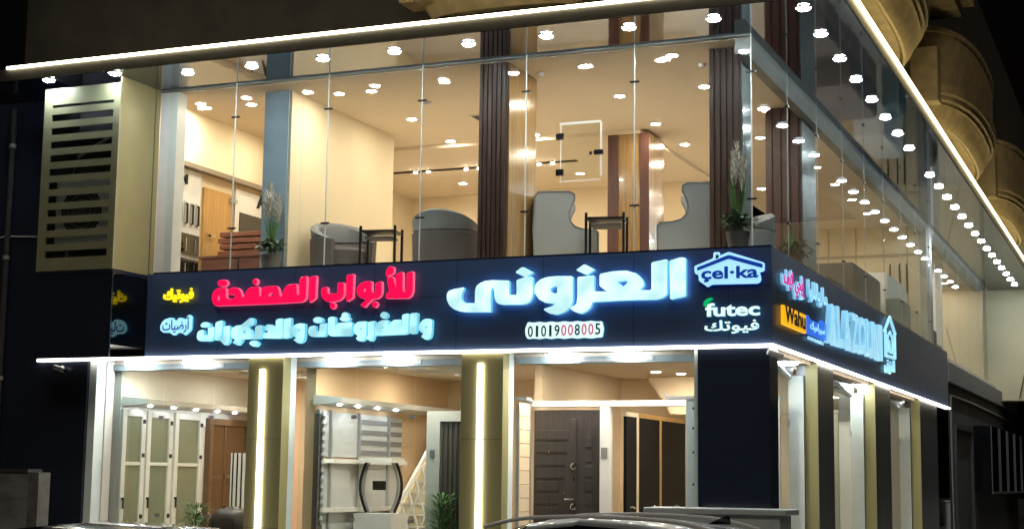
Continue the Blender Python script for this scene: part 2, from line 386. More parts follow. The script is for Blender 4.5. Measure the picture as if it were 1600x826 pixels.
# lower ledge and dark lower side wall beyond the sign band
part("side_ledge", B(-.9, 16.42, 3.88, .02, 33, 4.30), m_greyled)
part("side_wall", B(-.6, 16.42, 0, -.05, 33, 3.877), m_dark)
sd = part("side_display_case", B(-.05, 21.4, 1.5, .35, 31, 3.1), m_blackglass)
k = MB()
for y in (21.4, 23.5, 25.6, 27.7, 29.8): k.box(.353, y, 1.5, .38, y + .05, 3.1)
k.box(.353, 21.4, 1.45, .40, 31, 1.5); k.build("case_frame", mat("dull dark frame", (.09, .095, .10), .5), sd)
part("side_doorway", MB().box(-.047, 17.4, 0, .03, 17.5, 2.9).box(-.047, 20.6, 0, .03, 20.7, 2.9).box(-.047, 17.4, 2.9, .03, 20.7, 3.0), mat("dark frame", (.06, .06, .065), .4))
part("end_wall", MB().box(-.9, 28.2, 4.05, 6, 29, 9.5), mat("pale cream render", (.66, .60, .40), .85, var=.06, scale=1))
part("cladding_end", B(-.12, 14.62, 0, -.014, 16.4, 3.278), m_blackglass)

# interior walls: ground floor
part("partition_wall", B(-10.0, .52, GF, -9.84, 5, 3.233), m_white)
part("back_wall", B(-9.9, 5.0, GF, -.5, 5.15, 3.233), m_beige)
part("partition_wall", B(-6.78, .62, GF, -6.62, 5, 3.233), m_orange)
part("partition_wall", B(-3.72, 1.6, GF, -3.62, 5, 3.233), m_beige)
part("partition_wall", B(-9.837, 4.0, GF, -6.783, 4.1, 3.233), m_orange)
part("side_partition", B(-3.6, 5.4, GF, -3.45, 15, 3.233), m_cream)
part("side_partition", B(-3.4, 15.8, GF, -.5, 15.95, 3.233), m_cream)
part("side_partition", B(-3.4, 5.2, GF, -.6, 5.3, 3.233), m_cream)
sf = MB().prism([(-3.0, 3.23), (-2.62, 2.66), (-.62, 2.66), (-.62, 3.23)], 4.45, 4.9, 'y'); part("stair_soffit", sf, m_beige)
# upper floor
part("dividing_wall", B(-7.40, .953, ZT, -7.17, 3.9, ZC), m_cream); part("dividing_wall", B(-7.198, .64, ZT, -7.17, .95, ZC), m_cream)
part("painted_column", B(-7.60, .60, ZT, -7.20, .95, ZC), m_bluegrey)
part("left_wall", B(-9.6, .40, ZT, -9.3, 8.9, ZC), m_cream)
part("back_wall", B(-9.6, 8.9, ZT, -3.5, 9.05, ZC), m_beige)
part("back_room_wall", B(-9.297, 3.6, ZT, -7.45, 3.72, ZC), m_cream)
part("inner_wall", B(-4.3, 9.06, ZT, -4.15, 28, ZC), m_beige)
def fluted(name, x0, x1, y0, y1, n, m, side_m, axis='x'):
    mb = MB()
    mb.box(x0, y0 + .03, ZT, x1, y1, ZC)
    w = (x1 - x0) / n
    for i in range(n): mb.box(x0 + i * w + w * .08, y0, ZT, x0 + i * w + w * .78, y0 + .03, ZC)
    c = part(name, mb, m)
    B(x1 + .002, y0 + .06, ZT, x1 + .02, y1, ZC).build("veneer_side", side_m, c)
    return c
fluted("fluted_column", -4.02, -3.62, .22, 1.25, 6, m_fluted, m_woodgold)
fluted("fluted_column", -.93, -.52, .55, 1.05, 5, m_fluted, mat("grey veined marble", (.34, .36, .35), .12, var=.4, scale=3))
fluted("fluted_column", -1.02, -.50, 4.0, 5.0, 4, m_redwood, mat("grey metal column side", (.25, .26, .25), .25, var=.2, scale=2))
bc = part("veneer_column", B(-3.72, 4.72, ZT, -3.06, 5.5, ZC - .063), m_woodgold)
MB().box(-3.74, 4.69, ZT, -3.57, 4.717, ZC - .065).box(-3.20, 4.69, ZT, -3.05, 4.717, ZC - .065).build("dark_batten", m_redwood, bc)
# panelled partition at the end of the dark band, and beyond
pp = part("panelled_partition", B(-4.1, 15.6, ZT, -.42, 15.72, ZC), m_cream)
k = MB()
for x in (-3.6, -3.0, -2.4, -1.8, -1.2, -.7): k.box(x, 15.585, ZT, x + .025, 15.597, ZC)
k.box(-4.1, 15.57, 6.52, -.42, 15.584, 6.58); k.build("panel_batten", mat("tan trim", (.38, .30, .20), .6), pp)
part("glazed_pier", B(-.42, 15.5, 4.52, -.28, 16.4, ZS - .006), m_alug)
part("panelled_partition", B(-4.1, 26.6, 4.32, -.3, 26.8, ZC), m_cream)
part("upper_floor", B(-4.1, 16.42, 4.305, -.9, 28, 4.378), m_floor)
part("interior_pier", B(-1.2, 21.0, 4.32, -.7, 21.3, ZC), m_white)

# linear slot in the ceiling with small lamps
sl = thing("slot_light", "black linear ceiling slot with small round lamps at the back of the hall", "ceiling light", (-7.0, 6.4, ZC - .06))
B(-9.0, 6.35, ZC - .08, -4.9, 6.45, ZC - .062).build("housing", m_iron, sl)
for x in (-8.0, -7.75, -7.0, -6.75, -5.6, -5.35): MB().lathe([(.03, -.012), (.03, 0)], (x, 6.40, ZC - .081), 12).build("lamp", e_warm, sl)

# ------------------------------------------------------------------ lamps
def downlight(label, group, e, r, dz=.034):
    t = thing("downlight", label, "ceiling light", (0, 0, 0), group)
    MB().lathe([(r * 1.25, -.012), (r * 1.3, -.004), (r * 1.3, 0)], n=24).build("trim", m_white, t)
    MB().lathe([(r * .6, -dz), (r * .95, -dz * .76), (r, -.0125)], n=24).build("lens", e, t)
    return t
def scatter(proto, pts, first=True):
    for i, p in enumerate(pts):
        o = proto if i == 0 else copy_tree(proto)
        o.location = p
d = downlight("round cool white downlight in the mirrored soffit over the front glass", "soffit downlights along the front", e_cool, .075)
scatter(d, [(-10.22, -.99, ZS - .001), (-9.08, -.99, ZS - .001)] + [(x, -.66, ZS - .001) for x in (-8.09, -7.05, -5.94, -4.86, -3.79, -2.71, -1.61, -.53)])
d = downlight("round cool white downlight at the outer corner of the mirrored soffit", "soffit downlights along the side", e_cool, .075); d.location = (.58, -.72, ZS - .001)
d = downlight("round cool white downlight in the mirrored soffit along the side glass", "soffit downlights along the side", e_cool, .075)
scatter(d, [(.55, y, ZS - .001) for y in (.43, 1.67, 2.83, 4.07, 5.28, 6.47, 7.67)] + [(.55, 10.13 + 1.2 * i, ZS - .001) for i in range(15)])
d = downlight("round warm downlight in the ceiling of the upper hall", "ceiling downlights of the upper hall", e_warm, .07, .0165)
hall = [(-6.6, 1.0, ZC), (-6.08, 1.02, ZC), (-4.86, .90, ZC), (-2.73, .78, ZC), (-1.66, .82, ZC), (-1.45, .64, ZC), (-6.32, 2.83, ZC), (-2.80, 2.50, ZC), (-1.50, 2.38, ZC), (-6.43, 4.5, ZC),
        (-4.93, 4.5, ZC), (-2.85, 4.4, ZC), (-1.01, 4.1, ZC), (-2.85, 6.0, ZC), (-1.55, 5.9, ZC), (-2.41, 7.4, ZC), (-5.24, 7.5, ZC - .06), (-7.65, 7.7, ZC - .06)]
scatter(d, hall)
d = downlight("round warm downlight in the ceiling of the left display room", "ceiling downlights of the left room", e_warm, .07, .0165)
scatter(d, [(-8.95, 1.1, ZC), (-8.18, 1.15, ZC), (-8.55, 2.75, ZC), (-8.88, .85, ZC), (-8.0, 2.6, ZC)])
d = downlight("round warm downlight in the ceiling of the long side hall", "ceiling downlights of the side hall", e_warm, .07, .0165)
scatter(d, [(x, y, ZC) for y in (8.6, 10.3, 12.0, 13.7) for x in (-2.6, -1.2)] + [(-1.2, y, ZC) for y in (17.5, 19.5, 21.7, 24.0, 25.8)])
def roundled(label, group):
    t = thing("round_ceiling_lamp", label, "ceiling light", (0, 0, 0), group)
    MB().lathe([(.125, -.012), (.13, -.010), (.13, 0)], n=28).build("rim", m_white, t)
    MB().lathe([(.10, -.078), (.115, -.070), (.118, -.0125)], n=28).build("diffuser", e_round, t)
    return t
d = roundled("round white surface lamp under the sign band above the shop windows", "round lamps under the front band")
scatter(d, [(x, .25, 3.279) for x in (-9.45, -8.45, -6.15, -5.26, -2.85, -1.95)])
d = roundled("round white surface lamp under the sign band along the side street", "round lamps under the side band")
scatter(d, [(-.24, y, 3.279) for y in (2.0, 3.1, 7.0, 8.3, 12.6, 14.0)])
d = downlight("small warm ground floor ceiling downlight, window rows added to brighten the bays", "ceiling downlights of the ground floor", e_warm, .065, .0165)
scatter(d, [(-9.0, 1.3, 3.234), (-8.0, 1.3, 3.234), (-9.0, 2.8, 3.234), (-8.0, 2.8, 3.234), (-5.9, 1.2, 3.234), (-5.0, 1.2, 3.234), (-5.9, 2.8, 3.234), (-4.8, 2.9, 3.234),
            (-2.5, 3.3, 3.234), (-2.25, 3.75, 3.234), (-3.0, 1.0, 3.234), (-1.5, 1.0, 3.234), (-1.5, 2.6, 3.234), (-9.2, .75, 3.234), (-8.2, .75, 3.234), (-5.9, .75, 3.234), (-4.9, .72, 3.234), (-3.0, .72, 3.234), (-1.8, .72, 3.234), (-.9, 1.7, 3.234), (-.9, 4.9, 3.234), (-.9, 5.8, 3.234), (-.9, 10.2, 3.234), (-1.3, 6.5, 3.234), (-1.3, 8.5, 3.234), (-1.3, 10.5, 3.234), (-1.3, 13, 3.234)])  # rows close to the windows are added to brighten frames and panels
def detector(label, pts):
    t = thing("smoke_detector", label, "detector", (0, 0, 0), "smoke detectors on the hall ceiling")
    MB().lathe([(.03, -.055), (.05, -.04), (.055, -.012), (.06, 0)], n=20).build("body", m_acw, t, smooth=True)
    scatter(t, pts)
detector("small round smoke detector on the hall ceiling", [(-5.6, 1.9, ZC - .001), (-3.4, .9, ZC - .001), (-1.95, 5.0, ZC - .001), (-1.2, 1.2, ZC - .001)])
vt = tag(B(-5.4, 2.9, ZC - .012, -4.8, 3.3, ZC - .001).build("ceiling_vent", m_white), "square white air vent in the ceiling of the upper hall", "vent")
k = MB()
for i in range(7): k.box(-5.36, 2.94 + i * .05, ZC - .018, -4.84, 2.965 + i * .05, ZC - .0125)
k.build("slat", m_taupe, vt)
# light strips
def strip(label, mb, e, cat="light strip"): return tag(mb.build("led_strip", e, smooth=False), label, cat)
strip("long warm light strip along the front edge of the upper canopy", MB().tube([(-10.87, -1.118, 7.41), (1.118, -1.118, 7.41)], .022), e_led)
strip("long yellowish light strip along the side edge of the upper canopy", MB().tube([(1.118, -1.09, 7.41), (1.118, 28.5, 7.41)], .022), e_ledc)
strip("white light strip under the front sign band", MB().tube([(-10.95, -.02, 3.285), (.02, -.02, 3.285)], .022), e_led2)
strip("white light strip under the side sign band", MB().tube([(.022, .01, 3.285), (.022, 16.4, 3.285)], .022), e_led2)
strip("vertical light strip on the left gold column", B(-7.145, -.03, .4, -7.075, -.003, 3.10), e_led2)
strip("vertical light strip on the gold column beside the door display", B(-3.87, -.03, .4, -3.80, -.003, 3.13), e_led2)

# outlines of the lit letters, metres along the band and above the street
LET = {'main':[['letter',[[[-4.248,4.079],[-4.151,4.1],[-4.035,4.113],[-4.052,4.073],[-4.074,4.024],[-4.073,3.959],[-4.04,3.917],[-3.996,3.905],[-3.875,3.901],[-3.878,4.042],[-3.867,4.115],[-3.815,4.162],[-3.736,4.187],[-3.622,4.193],[-3.404,4.18],[-3.401,3.994],[-3.292,3.991],[-3.295,4.184],[-3.188,4.212],[-3.077,4.216],[-3.069,4.016],[-3.082,3.952],[-3.116,3.897],[-3.175,3.872],[-3.253,3.869],[-3.512,3.877],[-3.574,3.903],[-3.605,3.969],[-3.606,4.058],[-3.621,4.107],[-3.647,4.091],[-3.658,4.035],[-3.654,3.784],[-3.994,3.794],[-4.091,3.805],[-4.181,3.84],[-4.245,3.891],[-4.278,3.957],[-4.283,4.015],[-4.271,4.055]]]],['letter_dot',[[[-3.315,4.286],[-3.216,4.35],[-3.069,4.272],[-3.171,4.215]]]],['letter',[[[-2.533,4.204],[-2.526,3.887],[-2.555,3.824],[-2.622,3.763],[-2.74,3.724],[-2.841,3.745],[-2.923,3.796],[-2.8,3.832],[-2.758,3.862],[-2.894,3.882],[-2.979,3.925],[-3.04,4.007],[-3.049,4.071],[-3.024,4.134],[-2.965,4.18],[-2.88,4.204],[-2.744,4.212]],[[-2.735,4.092],[-2.734,3.992],[-2.801,3.994],[-2.836,4.032],[-2.819,4.068],[-2.785,4.086]]]],['letter',[[[-2.462,4.191],[-2.243,4.204],[-2.242,4.0],[-2.063,3.994],[-2.165,4.071],[-2.166,4.217],[-2.004,4.244],[-1.818,4.248],[-1.683,4.207],[-1.6,4.124],[-1.583,4.075],[-1.591,4.043],[-1.641,3.996],[-1.483,3.991],[-1.483,4.337],[-1.284,4.369],[-1.284,3.937],[-1.333,3.898],[-1.424,3.877],[-1.817,3.881],[-2.267,3.871],[-2.283,3.807],[-2.335,3.759],[-2.412,3.726],[-2.498,3.756],[-2.564,3.802],[-2.473,3.845],[-2.46,3.933]],[[-1.936,4.112],[-1.818,4.125],[-1.789,4.105],[-1.851,4.044]]]],['letter_dot',[[[-2.482,4.283],[-2.373,4.351],[-2.235,4.277],[-2.338,4.216]]]],['letter',[[[-1.251,4.351],[-1.103,4.385],[-1.045,4.375],[-1.046,3.905],[-1.243,3.871]]]]],'red':[['letter',[[[-7.925,4.097],[-7.914,4.168],[-7.88,4.213],[-7.822,4.241],[-7.698,4.237],[-7.692,4.1],[-7.662,4.084],[-7.55,4.08],[-7.547,4.136],[-7.659,4.15],[-7.655,4.195],[-7.622,4.234],[-7.563,4.242],[-7.492,4.225],[-7.455,4.183],[-7.435,4.122],[-7.416,4.086],[-7.394,4.111],[-7.362,4.18],[-7.306,4.234],[-7.161,4.234],[-7.15,4.103],[-7.121,4.102],[-7.12,4.202],[-7.086,4.231],[-6.971,4.237],[-6.88,4.234],[-6.849,4.193],[-6.829,4.102],[-6.805,4.077],[-6.789,4.106],[-6.763,4.18],[-6.709,4.248],[-6.567,4.253],[-6.556,4.103],[-6.517,4.102],[-6.524,4.301],[-6.503,4.345],[-6.413,4.356],[-6.414,4.059],[-6.44,4.021],[-6.485,4.002],[-6.882,3.993],[-7.858,3.989],[-7.895,4.025]],[[-7.018,4.104],[-6.974,4.152],[-6.927,4.136],[-6.931,4.091]],[[-7.828,4.104],[-7.812,4.139],[-7.787,4.113],[-7.797,4.063],[-7.82,4.064]]]],['letter_dot',[[[-7.843,4.313],[-7.815,4.348],[-7.774,4.351],[-7.751,4.355],[-7.709,4.349],[-7.672,4.312],[-7.705,4.262],[-7.812,4.266]]]],['letter_dot',[[[-7.277,4.313],[-7.23,4.357],[-7.188,4.325],[-7.193,4.29],[-7.226,4.254]]]],['letter',[[[-6.362,4.34],[-6.261,4.356],[-6.267,4.045],[-6.361,3.988]]]],['letter',[[[-6.18,4.17],[-6.158,4.189],[-6.086,4.196],[-6.077,4.103],[-5.927,4.098],[-5.93,4.245],[-5.833,4.246],[-5.83,4.09],[-5.848,4.041],[-5.902,4.004],[-5.979,3.991],[-6.068,3.989],[-6.124,4.016],[-6.165,4.061],[-6.178,4.111]]]],['letter_dot',[[[-6.044,3.947],[-6.021,3.976],[-5.977,3.977],[-5.953,3.937],[-5.976,3.898],[-6.02,3.895]]]],['letter',[[[-5.792,4.343],[-5.688,4.359],[-5.694,4.031],[-5.786,3.986]]]],['letter',[[[-5.637,4.122],[-5.627,4.171],[-5.585,4.223],[-5.504,4.252],[-5.411,4.246],[-5.407,4.1],[-5.35,4.098],[-5.351,4.22],[-5.26,4.245],[-5.256,4.1],[-5.271,4.052],[-5.313,4.014],[-5.399,4.008],[-5.442,3.97],[-5.516,3.895],[-5.577,3.94],[-5.48,3.998],[-5.574,4.032],[-5.619,4.073]],[[-5.533,4.133],[-5.496,4.166],[-5.489,4.117],[-5.522,4.109]]]],['letter_dot',[[[-5.403,3.949],[-5.355,3.982],[-5.311,3.942],[-5.342,3.891],[-5.38,3.9]]]],['letter',[[[-4.887,4.338],[-4.797,4.359],[-4.796,4.094],[-4.821,4.028],[-4.873,4.002],[-5.194,4.011],[-5.185,4.078],[-5.143,4.091],[-5.149,4.125],[-5.185,4.28],[-5.1,4.303],[-5.077,4.249],[-5.044,4.151],[-5.047,4.33],[-4.951,4.36],[-4.939,4.094],[-4.886,4.092]]]],['letter_dot',[[[-5.203,4.336],[-5.185,4.408],[-5.146,4.44],[-5.082,4.428],[-5.09,4.341],[-5.149,4.319],[-5.186,4.301]]]]],'second':[['letter',[[[-8.14,3.562],[-8.13,3.624],[-8.098,3.651],[-8.033,3.661],[-8.022,3.582],[-7.957,3.581],[-7.961,3.687],[-7.857,3.696],[-7.857,3.567],[-7.881,3.512],[-7.946,3.499],[-8.091,3.505],[-8.126,3.528]]]],['letter_dot',[[[-8.091,3.724],[-8.051,3.763],[-7.985,3.767],[-7.924,3.731],[-7.93,3.709],[-8.008,3.692],[-8.067,3.696]]]],['letter',[[[-7.84,3.757],[-7.749,3.783],[-7.723,3.771],[-7.732,3.542],[-7.763,3.509],[-7.838,3.509]]]],['letter',[[[-7.704,3.698],[-7.602,3.704],[-7.602,3.539],[-7.612,3.473],[-7.668,3.433],[-7.75,3.498],[-7.705,3.53]]]],['letter',[[[-7.586,3.617],[-7.562,3.672],[-7.498,3.704],[-7.421,3.708],[-7.283,3.804],[-7.219,3.797],[-7.215,3.719],[-7.33,3.683],[-7.25,3.631],[-7.215,3.558],[-7.19,3.558],[-7.195,3.68],[-7.138,3.701],[-7.083,3.694],[-7.081,3.561],[-7.111,3.515],[-7.4,3.518],[-7.405,3.485],[-7.461,3.428],[-7.553,3.471],[-7.503,3.504],[-7.556,3.538],[-7.584,3.572]],[[-7.386,3.634],[-7.354,3.645],[-7.332,3.589],[-7.384,3.59]]]],['letter_dot',[[[-7.288,3.455],[-7.244,3.489],[-7.18,3.491],[-7.128,3.457],[-7.164,3.408],[-7.228,3.412]]]],['letter',[[[-7.067,3.522],[-7.063,3.588],[-6.993,3.598],[-6.971,3.619],[-7.033,3.626],[-7.038,3.687],[-6.998,3.708],[-6.934,3.701],[-6.869,3.661],[-6.867,3.765],[-6.823,3.781],[-6.76,3.785],[-6.753,3.543],[-6.787,3.513]]]],['letter',[[[-6.737,3.773],[-6.634,3.79],[-6.627,3.529],[-6.737,3.507]]]],['letter',[[[-6.617,3.605],[-6.604,3.66],[-6.555,3.697],[-6.493,3.71],[-6.412,3.704],[-6.411,3.513],[-6.434,3.459],[-6.502,3.436],[-6.585,3.49],[-6.53,3.51],[-6.587,3.544]],[[-6.521,3.63],[-6.484,3.637],[-6.479,3.6],[-6.514,3.601]]]],['letter',[[[-6.357,3.608],[-6.339,3.659],[-6.248,3.674],[-6.246,3.594],[-6.187,3.592],[-6.177,3.689],[-6.074,3.704],[-6.077,3.578],[-6.101,3.522],[-6.308,3.527],[-6.349,3.556]]]],['letter_dot',[[[-6.29,3.755],[-6.252,3.786],[-6.181,3.787],[-6.134,3.757],[-6.146,3.719],[-6.223,3.705],[-6.269,3.72]]]],['letter',[[[-6.054,3.772],[-6.006,3.787],[-5.948,3.782],[-5.945,3.592],[-5.935,3.666],[-5.9,3.694],[-5.874,3.699],[-5.689,3.707],[-5.69,3.547],[-5.715,3.525],[-6.01,3.526],[-6.047,3.555]]]],['letter_dot',[[[-5.883,3.756],[-5.845,3.783],[-5.846,3.823],[-5.802,3.844],[-5.75,3.82],[-5.749,3.78],[-5.716,3.746],[-5.747,3.723],[-5.837,3.723]]]],['letter',[[[-5.667,3.614],[-5.643,3.676],[-5.593,3.708],[-5.467,3.711],[-5.467,3.508],[-5.497,3.463],[-5.56,3.442],[-5.625,3.483],[-5.588,3.522],[-5.646,3.551]],[[-5.566,3.623],[-5.534,3.633],[-5.529,3.597],[-5.558,3.594]]]],['letter',[[[-5.444,3.699],[-5.347,3.713],[-5.348,3.539],[-5.359,3.472],[-5.396,3.441],[-5.473,3.485],[-5.436,3.518]]]],['letter',[[[-5.328,3.628],[-5.308,3.684],[-5.24,3.718],[-5.146,3.719],[-5.143,3.618],[-5.126,3.668],[-5.065,3.717],[-4.953,3.72],[-4.938,3.602],[-4.938,3.781],[-4.899,3.794],[-4.843,3.797],[-4.844,3.561],[-4.874,3.526],[-5.333,3.518]],[[-5.244,3.621],[-5.213,3.637],[-5.206,3.603],[-5.237,3.598]]]],['letter_dot',[[[-5.267,3.79],[-5.237,3.826],[-5.193,3.829],[-5.157,3.792],[-5.166,3.753],[-5.216,3.74],[-5.254,3.761]]]],['letter',[[[-4.818,3.794],[-4.714,3.805],[-4.726,3.552],[-4.75,3.531],[-4.822,3.532]]]],['letter',[[[-4.691,3.601],[-4.674,3.668],[-4.626,3.711],[-4.571,3.723],[-4.501,3.71],[-4.505,3.531],[-4.522,3.47],[-4.583,3.444],[-4.657,3.49],[-4.615,3.528],[-4.671,3.557]],[[-4.599,3.621],[-4.566,3.632],[-4.562,3.593],[-4.592,3.59]]]]],'celka':[['plate',[[[-0.955,4.267],[-0.948,4.188],[-0.899,4.17],[-0.899,4.098],[-0.826,4.048],[-0.786,4.012],[-0.729,4.045],[-0.154,4.037],[-0.115,4.07],[-0.122,4.133],[-0.138,4.172],[-0.074,4.186],[-0.074,4.287],[-0.518,4.44],[-0.631,4.397],[-0.63,4.44],[-0.711,4.443],[-0.711,4.369],[-0.947,4.283]]]],['roof',[[[-0.92,4.261],[-0.518,4.403],[-0.097,4.273],[-0.098,4.226],[-0.518,4.356],[-0.915,4.223]]]],['chimney',[[[-0.682,4.41],[-0.643,4.409],[-0.644,4.371],[-0.682,4.356]]]]],'futec':[['swoosh',[[[-0.843,3.788],[-0.827,3.85],[-0.762,3.885],[-0.714,3.871],[-0.778,3.833],[-0.808,3.776]]]]],'floor':[['plate',[[[-8.799,3.726],[-8.776,3.781],[-8.732,3.824],[-8.642,3.849],[-8.576,3.844],[-8.562,3.814],[-8.516,3.807],[-8.492,3.845],[-8.433,3.843],[-8.361,3.814],[-8.35,3.869],[-8.3,3.884],[-8.262,3.855],[-8.264,3.68],[-8.288,3.648],[-8.338,3.611],[-8.369,3.593],[-8.416,3.629],[-8.495,3.636],[-8.532,3.599],[-8.577,3.602],[-8.625,3.639],[-8.743,3.642],[-8.79,3.676]]]]],'phone':[['plate',[[[-3.2,3.556],[-3.164,3.648],[-3.087,3.634],[-3.01,3.646],[-2.925,3.633],[-2.84,3.645],[-2.755,3.632],[-2.663,3.644],[-2.57,3.631],[-2.487,3.643],[-2.403,3.629],[-2.304,3.641],[-2.221,3.628],[-2.155,3.632],[-2.133,3.53],[-2.154,3.429],[-2.22,3.43],[-2.302,3.418],[-2.402,3.432],[-2.485,3.42],[-2.569,3.434],[-2.661,3.422],[-2.754,3.436],[-2.838,3.424],[-2.923,3.438],[-3.007,3.426],[-3.084,3.439],[-3.161,3.428],[-3.192,3.476]]]]]}

# ------------------------------------------------------------------ illuminated signs
def outline(loops, d0, d1, mats, name, parent, plane='front', rnd=1, bev=.006):
    """closed loops (metres on the band) cut into a thick letter with rounded outline"""
    cu = bpy.data.curves.new(name, 'CURVE'); cu.dimensions = '2D'; cu.fill_mode = 'BOTH'
    for lp in loops:
        p = [Vector(q) for q in lp]
        for _ in range(rnd):
            q = []
            for i in range(len(p)):
                a, b = p[i], p[(i + 1) % len(p)]
                L = (b - a).length; t = .22 if L < .08 else min(.16, .012 / L)
                q += [a.lerp(b, t), a.lerp(b, 1 - t)]
            p = q
        sp = cu.splines.new('POLY'); sp.points.add(len(p) - 1)
        for k, v in enumerate(p): sp.points[k].co = (v.x, v.y, 0, 1)
        sp.use_cyclic_u = True
    cu.extrude = abs(d1 - d0) / 2 - bev; cu.bevel_depth = bev; cu.bevel_resolution = 1; cu.offset = -bev * .5
    return solid(cu, d0, d1, mats, name, parent, plane)
def solid(cu, d0, d1, mats, name, parent, plane, fit=None):
    tmp = bpy.data.objects.new("tmp", cu); col.objects.link(tmp)
    dg = bpy.context.evaluated_depsgraph_get(); dg.update()
    me = bpy.data.meshes.new_from_object(tmp.evaluated_get(dg)); bpy.data.objects.remove(tmp); bpy.data.curves.remove(cu)
    me.name = name
    zs = [v.co.z for v in me.vertices]; zmin, zmax = min(zs), max(zs)
    if fit:
        xs = [v.co.x for v in me.vertices]; yv = [v.co.y for v in me.vertices]
        x0, x1, y0, y1 = min(xs), max(xs), min(yv), max(yv)
    po = Vector((0, 0, 0)); q = parent
    while q is not None: po += q.location; q = q.parent
    front = [abs(p.normal.z) > .75 and sum(me.vertices[i].co.z for i in p.vertices) / len(p.vertices) > (zmin + zmax) / 2 for p in me.polygons]
    for v in me.vertices:
        a, b, c = v.co
        if fit: a = fit[0] + (a - x0) / (x1 - x0) * (fit[2] - fit[0]); b = fit[1] + (b - y0) / (y1 - y0) * (fit[3] - fit[1])
        d = d0 + (c - zmin) / max(1e-6, zmax - zmin) * (d1 - d0)
        v.co = Vector((a, -d, b) if plane == 'front' else (d, a, b)) - po
    me.materials.clear()
    for mm in mats: me.materials.append(mm)
    for p, f in zip(me.polygons, front):
        p.material_index = 0 if (f or len(mats) == 1) else 1
        if len(mats) == 3 and not f and max(abs(me.vertices[i].co[1 if plane == 'front' else 0] + po[1 if plane == 'front' else 0]) for i in p.vertices) < d0 + .002: p.material_index = 2
    bm = bmesh.new(); bm.from_mesh(me); bmesh.ops.recalc_face_normals(bm, faces=bm.faces); bm.to_mesh(me); bm.free()
    o = bpy.data.objects.new(name, me); col.objects.link(o)
    if parent is not None: o.parent = parent
    return o
def words(body, fit, d0, d1, mats, name, parent, plane='front', fat=.0, sp=1.0):
    cu = bpy.data.curves.new(name, 'FONT'); cu.body = body; cu.size = 1; cu.space_character = sp
    cu.extrude = .05; cu.offset = fat; cu.resolution_u = 3
    return solid(cu, d0, d1, mats, name, parent, plane, fit)
def traced(key, label, mats, d0=.03, d1=.10, bev=.010):
    root = thing("illuminated_lettering", label, "lit lettering", (LET[key][0][1][0][0][0], 0, LET[key][0][1][0][0][1]))
    for nm, loops in LET[key]: outline(loops, d0, d1, mats, nm, root, bev=bev)
    return root
traced('main', "largest white glowing Arabic word in the middle of the front sign band", [e_face, e_side, e_back], .055, .13, .008)
traced('red', "bright red glowing Arabic words in heavy script on the front band", [e_red, e_redside], .03, .10, .005)
traced('second', "long pale cyan glowing Arabic line below the red words", [e_face2, e_side], .03, .11, .005)
def plate(key, label, cat, i, nm, m, d0, d1, root=None, loc=None):
    if root is None: root = thing("illuminated_sign", label, cat, (LET[key][i][1][0][0][0], 0, LET[key][i][1][0][0][1]))
    outline(LET[key][i][1], d0, d1, m, nm, root, bev=.004)
    return root
t = plate('phone', "white scalloped plate with a phone number in dark and pink digits", "lit sign", 0, "backing_plate", [e_platew, e_side], .025, .055)
x0, z0, x1, z1 = -3.17, 3.452, -2.165, 3.603
W = (x1 - x0) / 11
for i, ch in enumerate("01019008005"):
    a = x0 + W * i + W * .12; b = x0 + W * (i + 1) - W * .12
    if ch == '1': a += W * .20; b -= W * .20
    dz = (i - 5) * .0012
    words(ch, (a, z0 + .006 + dz, b, z1 - .002 + dz), .056, .062, [m_inkp if i in (5, 6, 8, 9) else m_inkg], "digit", t, fat=.012)
t = plate('celka', "pale blue house shaped logo sign with a dark blue roof and lettering", "lit sign", 0, "backing_plate", [e_plate, e_blue], .025, .055)
plate('celka', None, None, 1, "roof_stripe", [m_ink], .056, .062, t)
plate('celka', None, None, 2, "chimney_mark", [m_inkg], .056, .062, t)
words("\u00e7el\u00b7ka", (-.866, 4.075, -.150, 4.262), .056, .064, [m_ink], "lettering", t, fat=.028)
t = thing("illuminated_sign", "white logo lettering with a green swoosh near the band corner, lower right", "lit sign", (-.8, 0, 3.5))
plate('futec', None, None, 0, "swoosh", [e_green], .03, .06, t)
words("futec", (-.814, 3.648, -.135, 3.815), .03, .07, [e_platew, e_side], "lettering", t, fat=.028)
words("\uFEDA\uFE97\uFEEE\uFEF4\uFED3", (-.828, 3.436, -.150, 3.604), .03, .06, [e_platew, e_side], "lettering", t, fat=.018)
t = thing("illuminated_lettering", "small yellow glowing Arabic word at the left end of the band", "lit lettering", (-8.7, 0, 4.1))
words("\uFEDA\uFEF4\uFE97\uFEEE\uFEF4\uFED3", (-8.761, 4.060, -8.266, 4.267), .03, .07, [e_yel], "lettering", t, fat=.028)
t = plate('floor', "cyan cloud shaped sign with a dark blue Arabic word, left end of band", "lit sign", 0, "backing_plate", [e_platec, e_side], .025, .055)
words("\uFE95\uFE8E\uFEF4\uFEBF\uFEAD\uFE83", (-8.755, 3.628, -8.305, 3.862), .056, .062, [m_ink], "lettering", t, fat=.012)
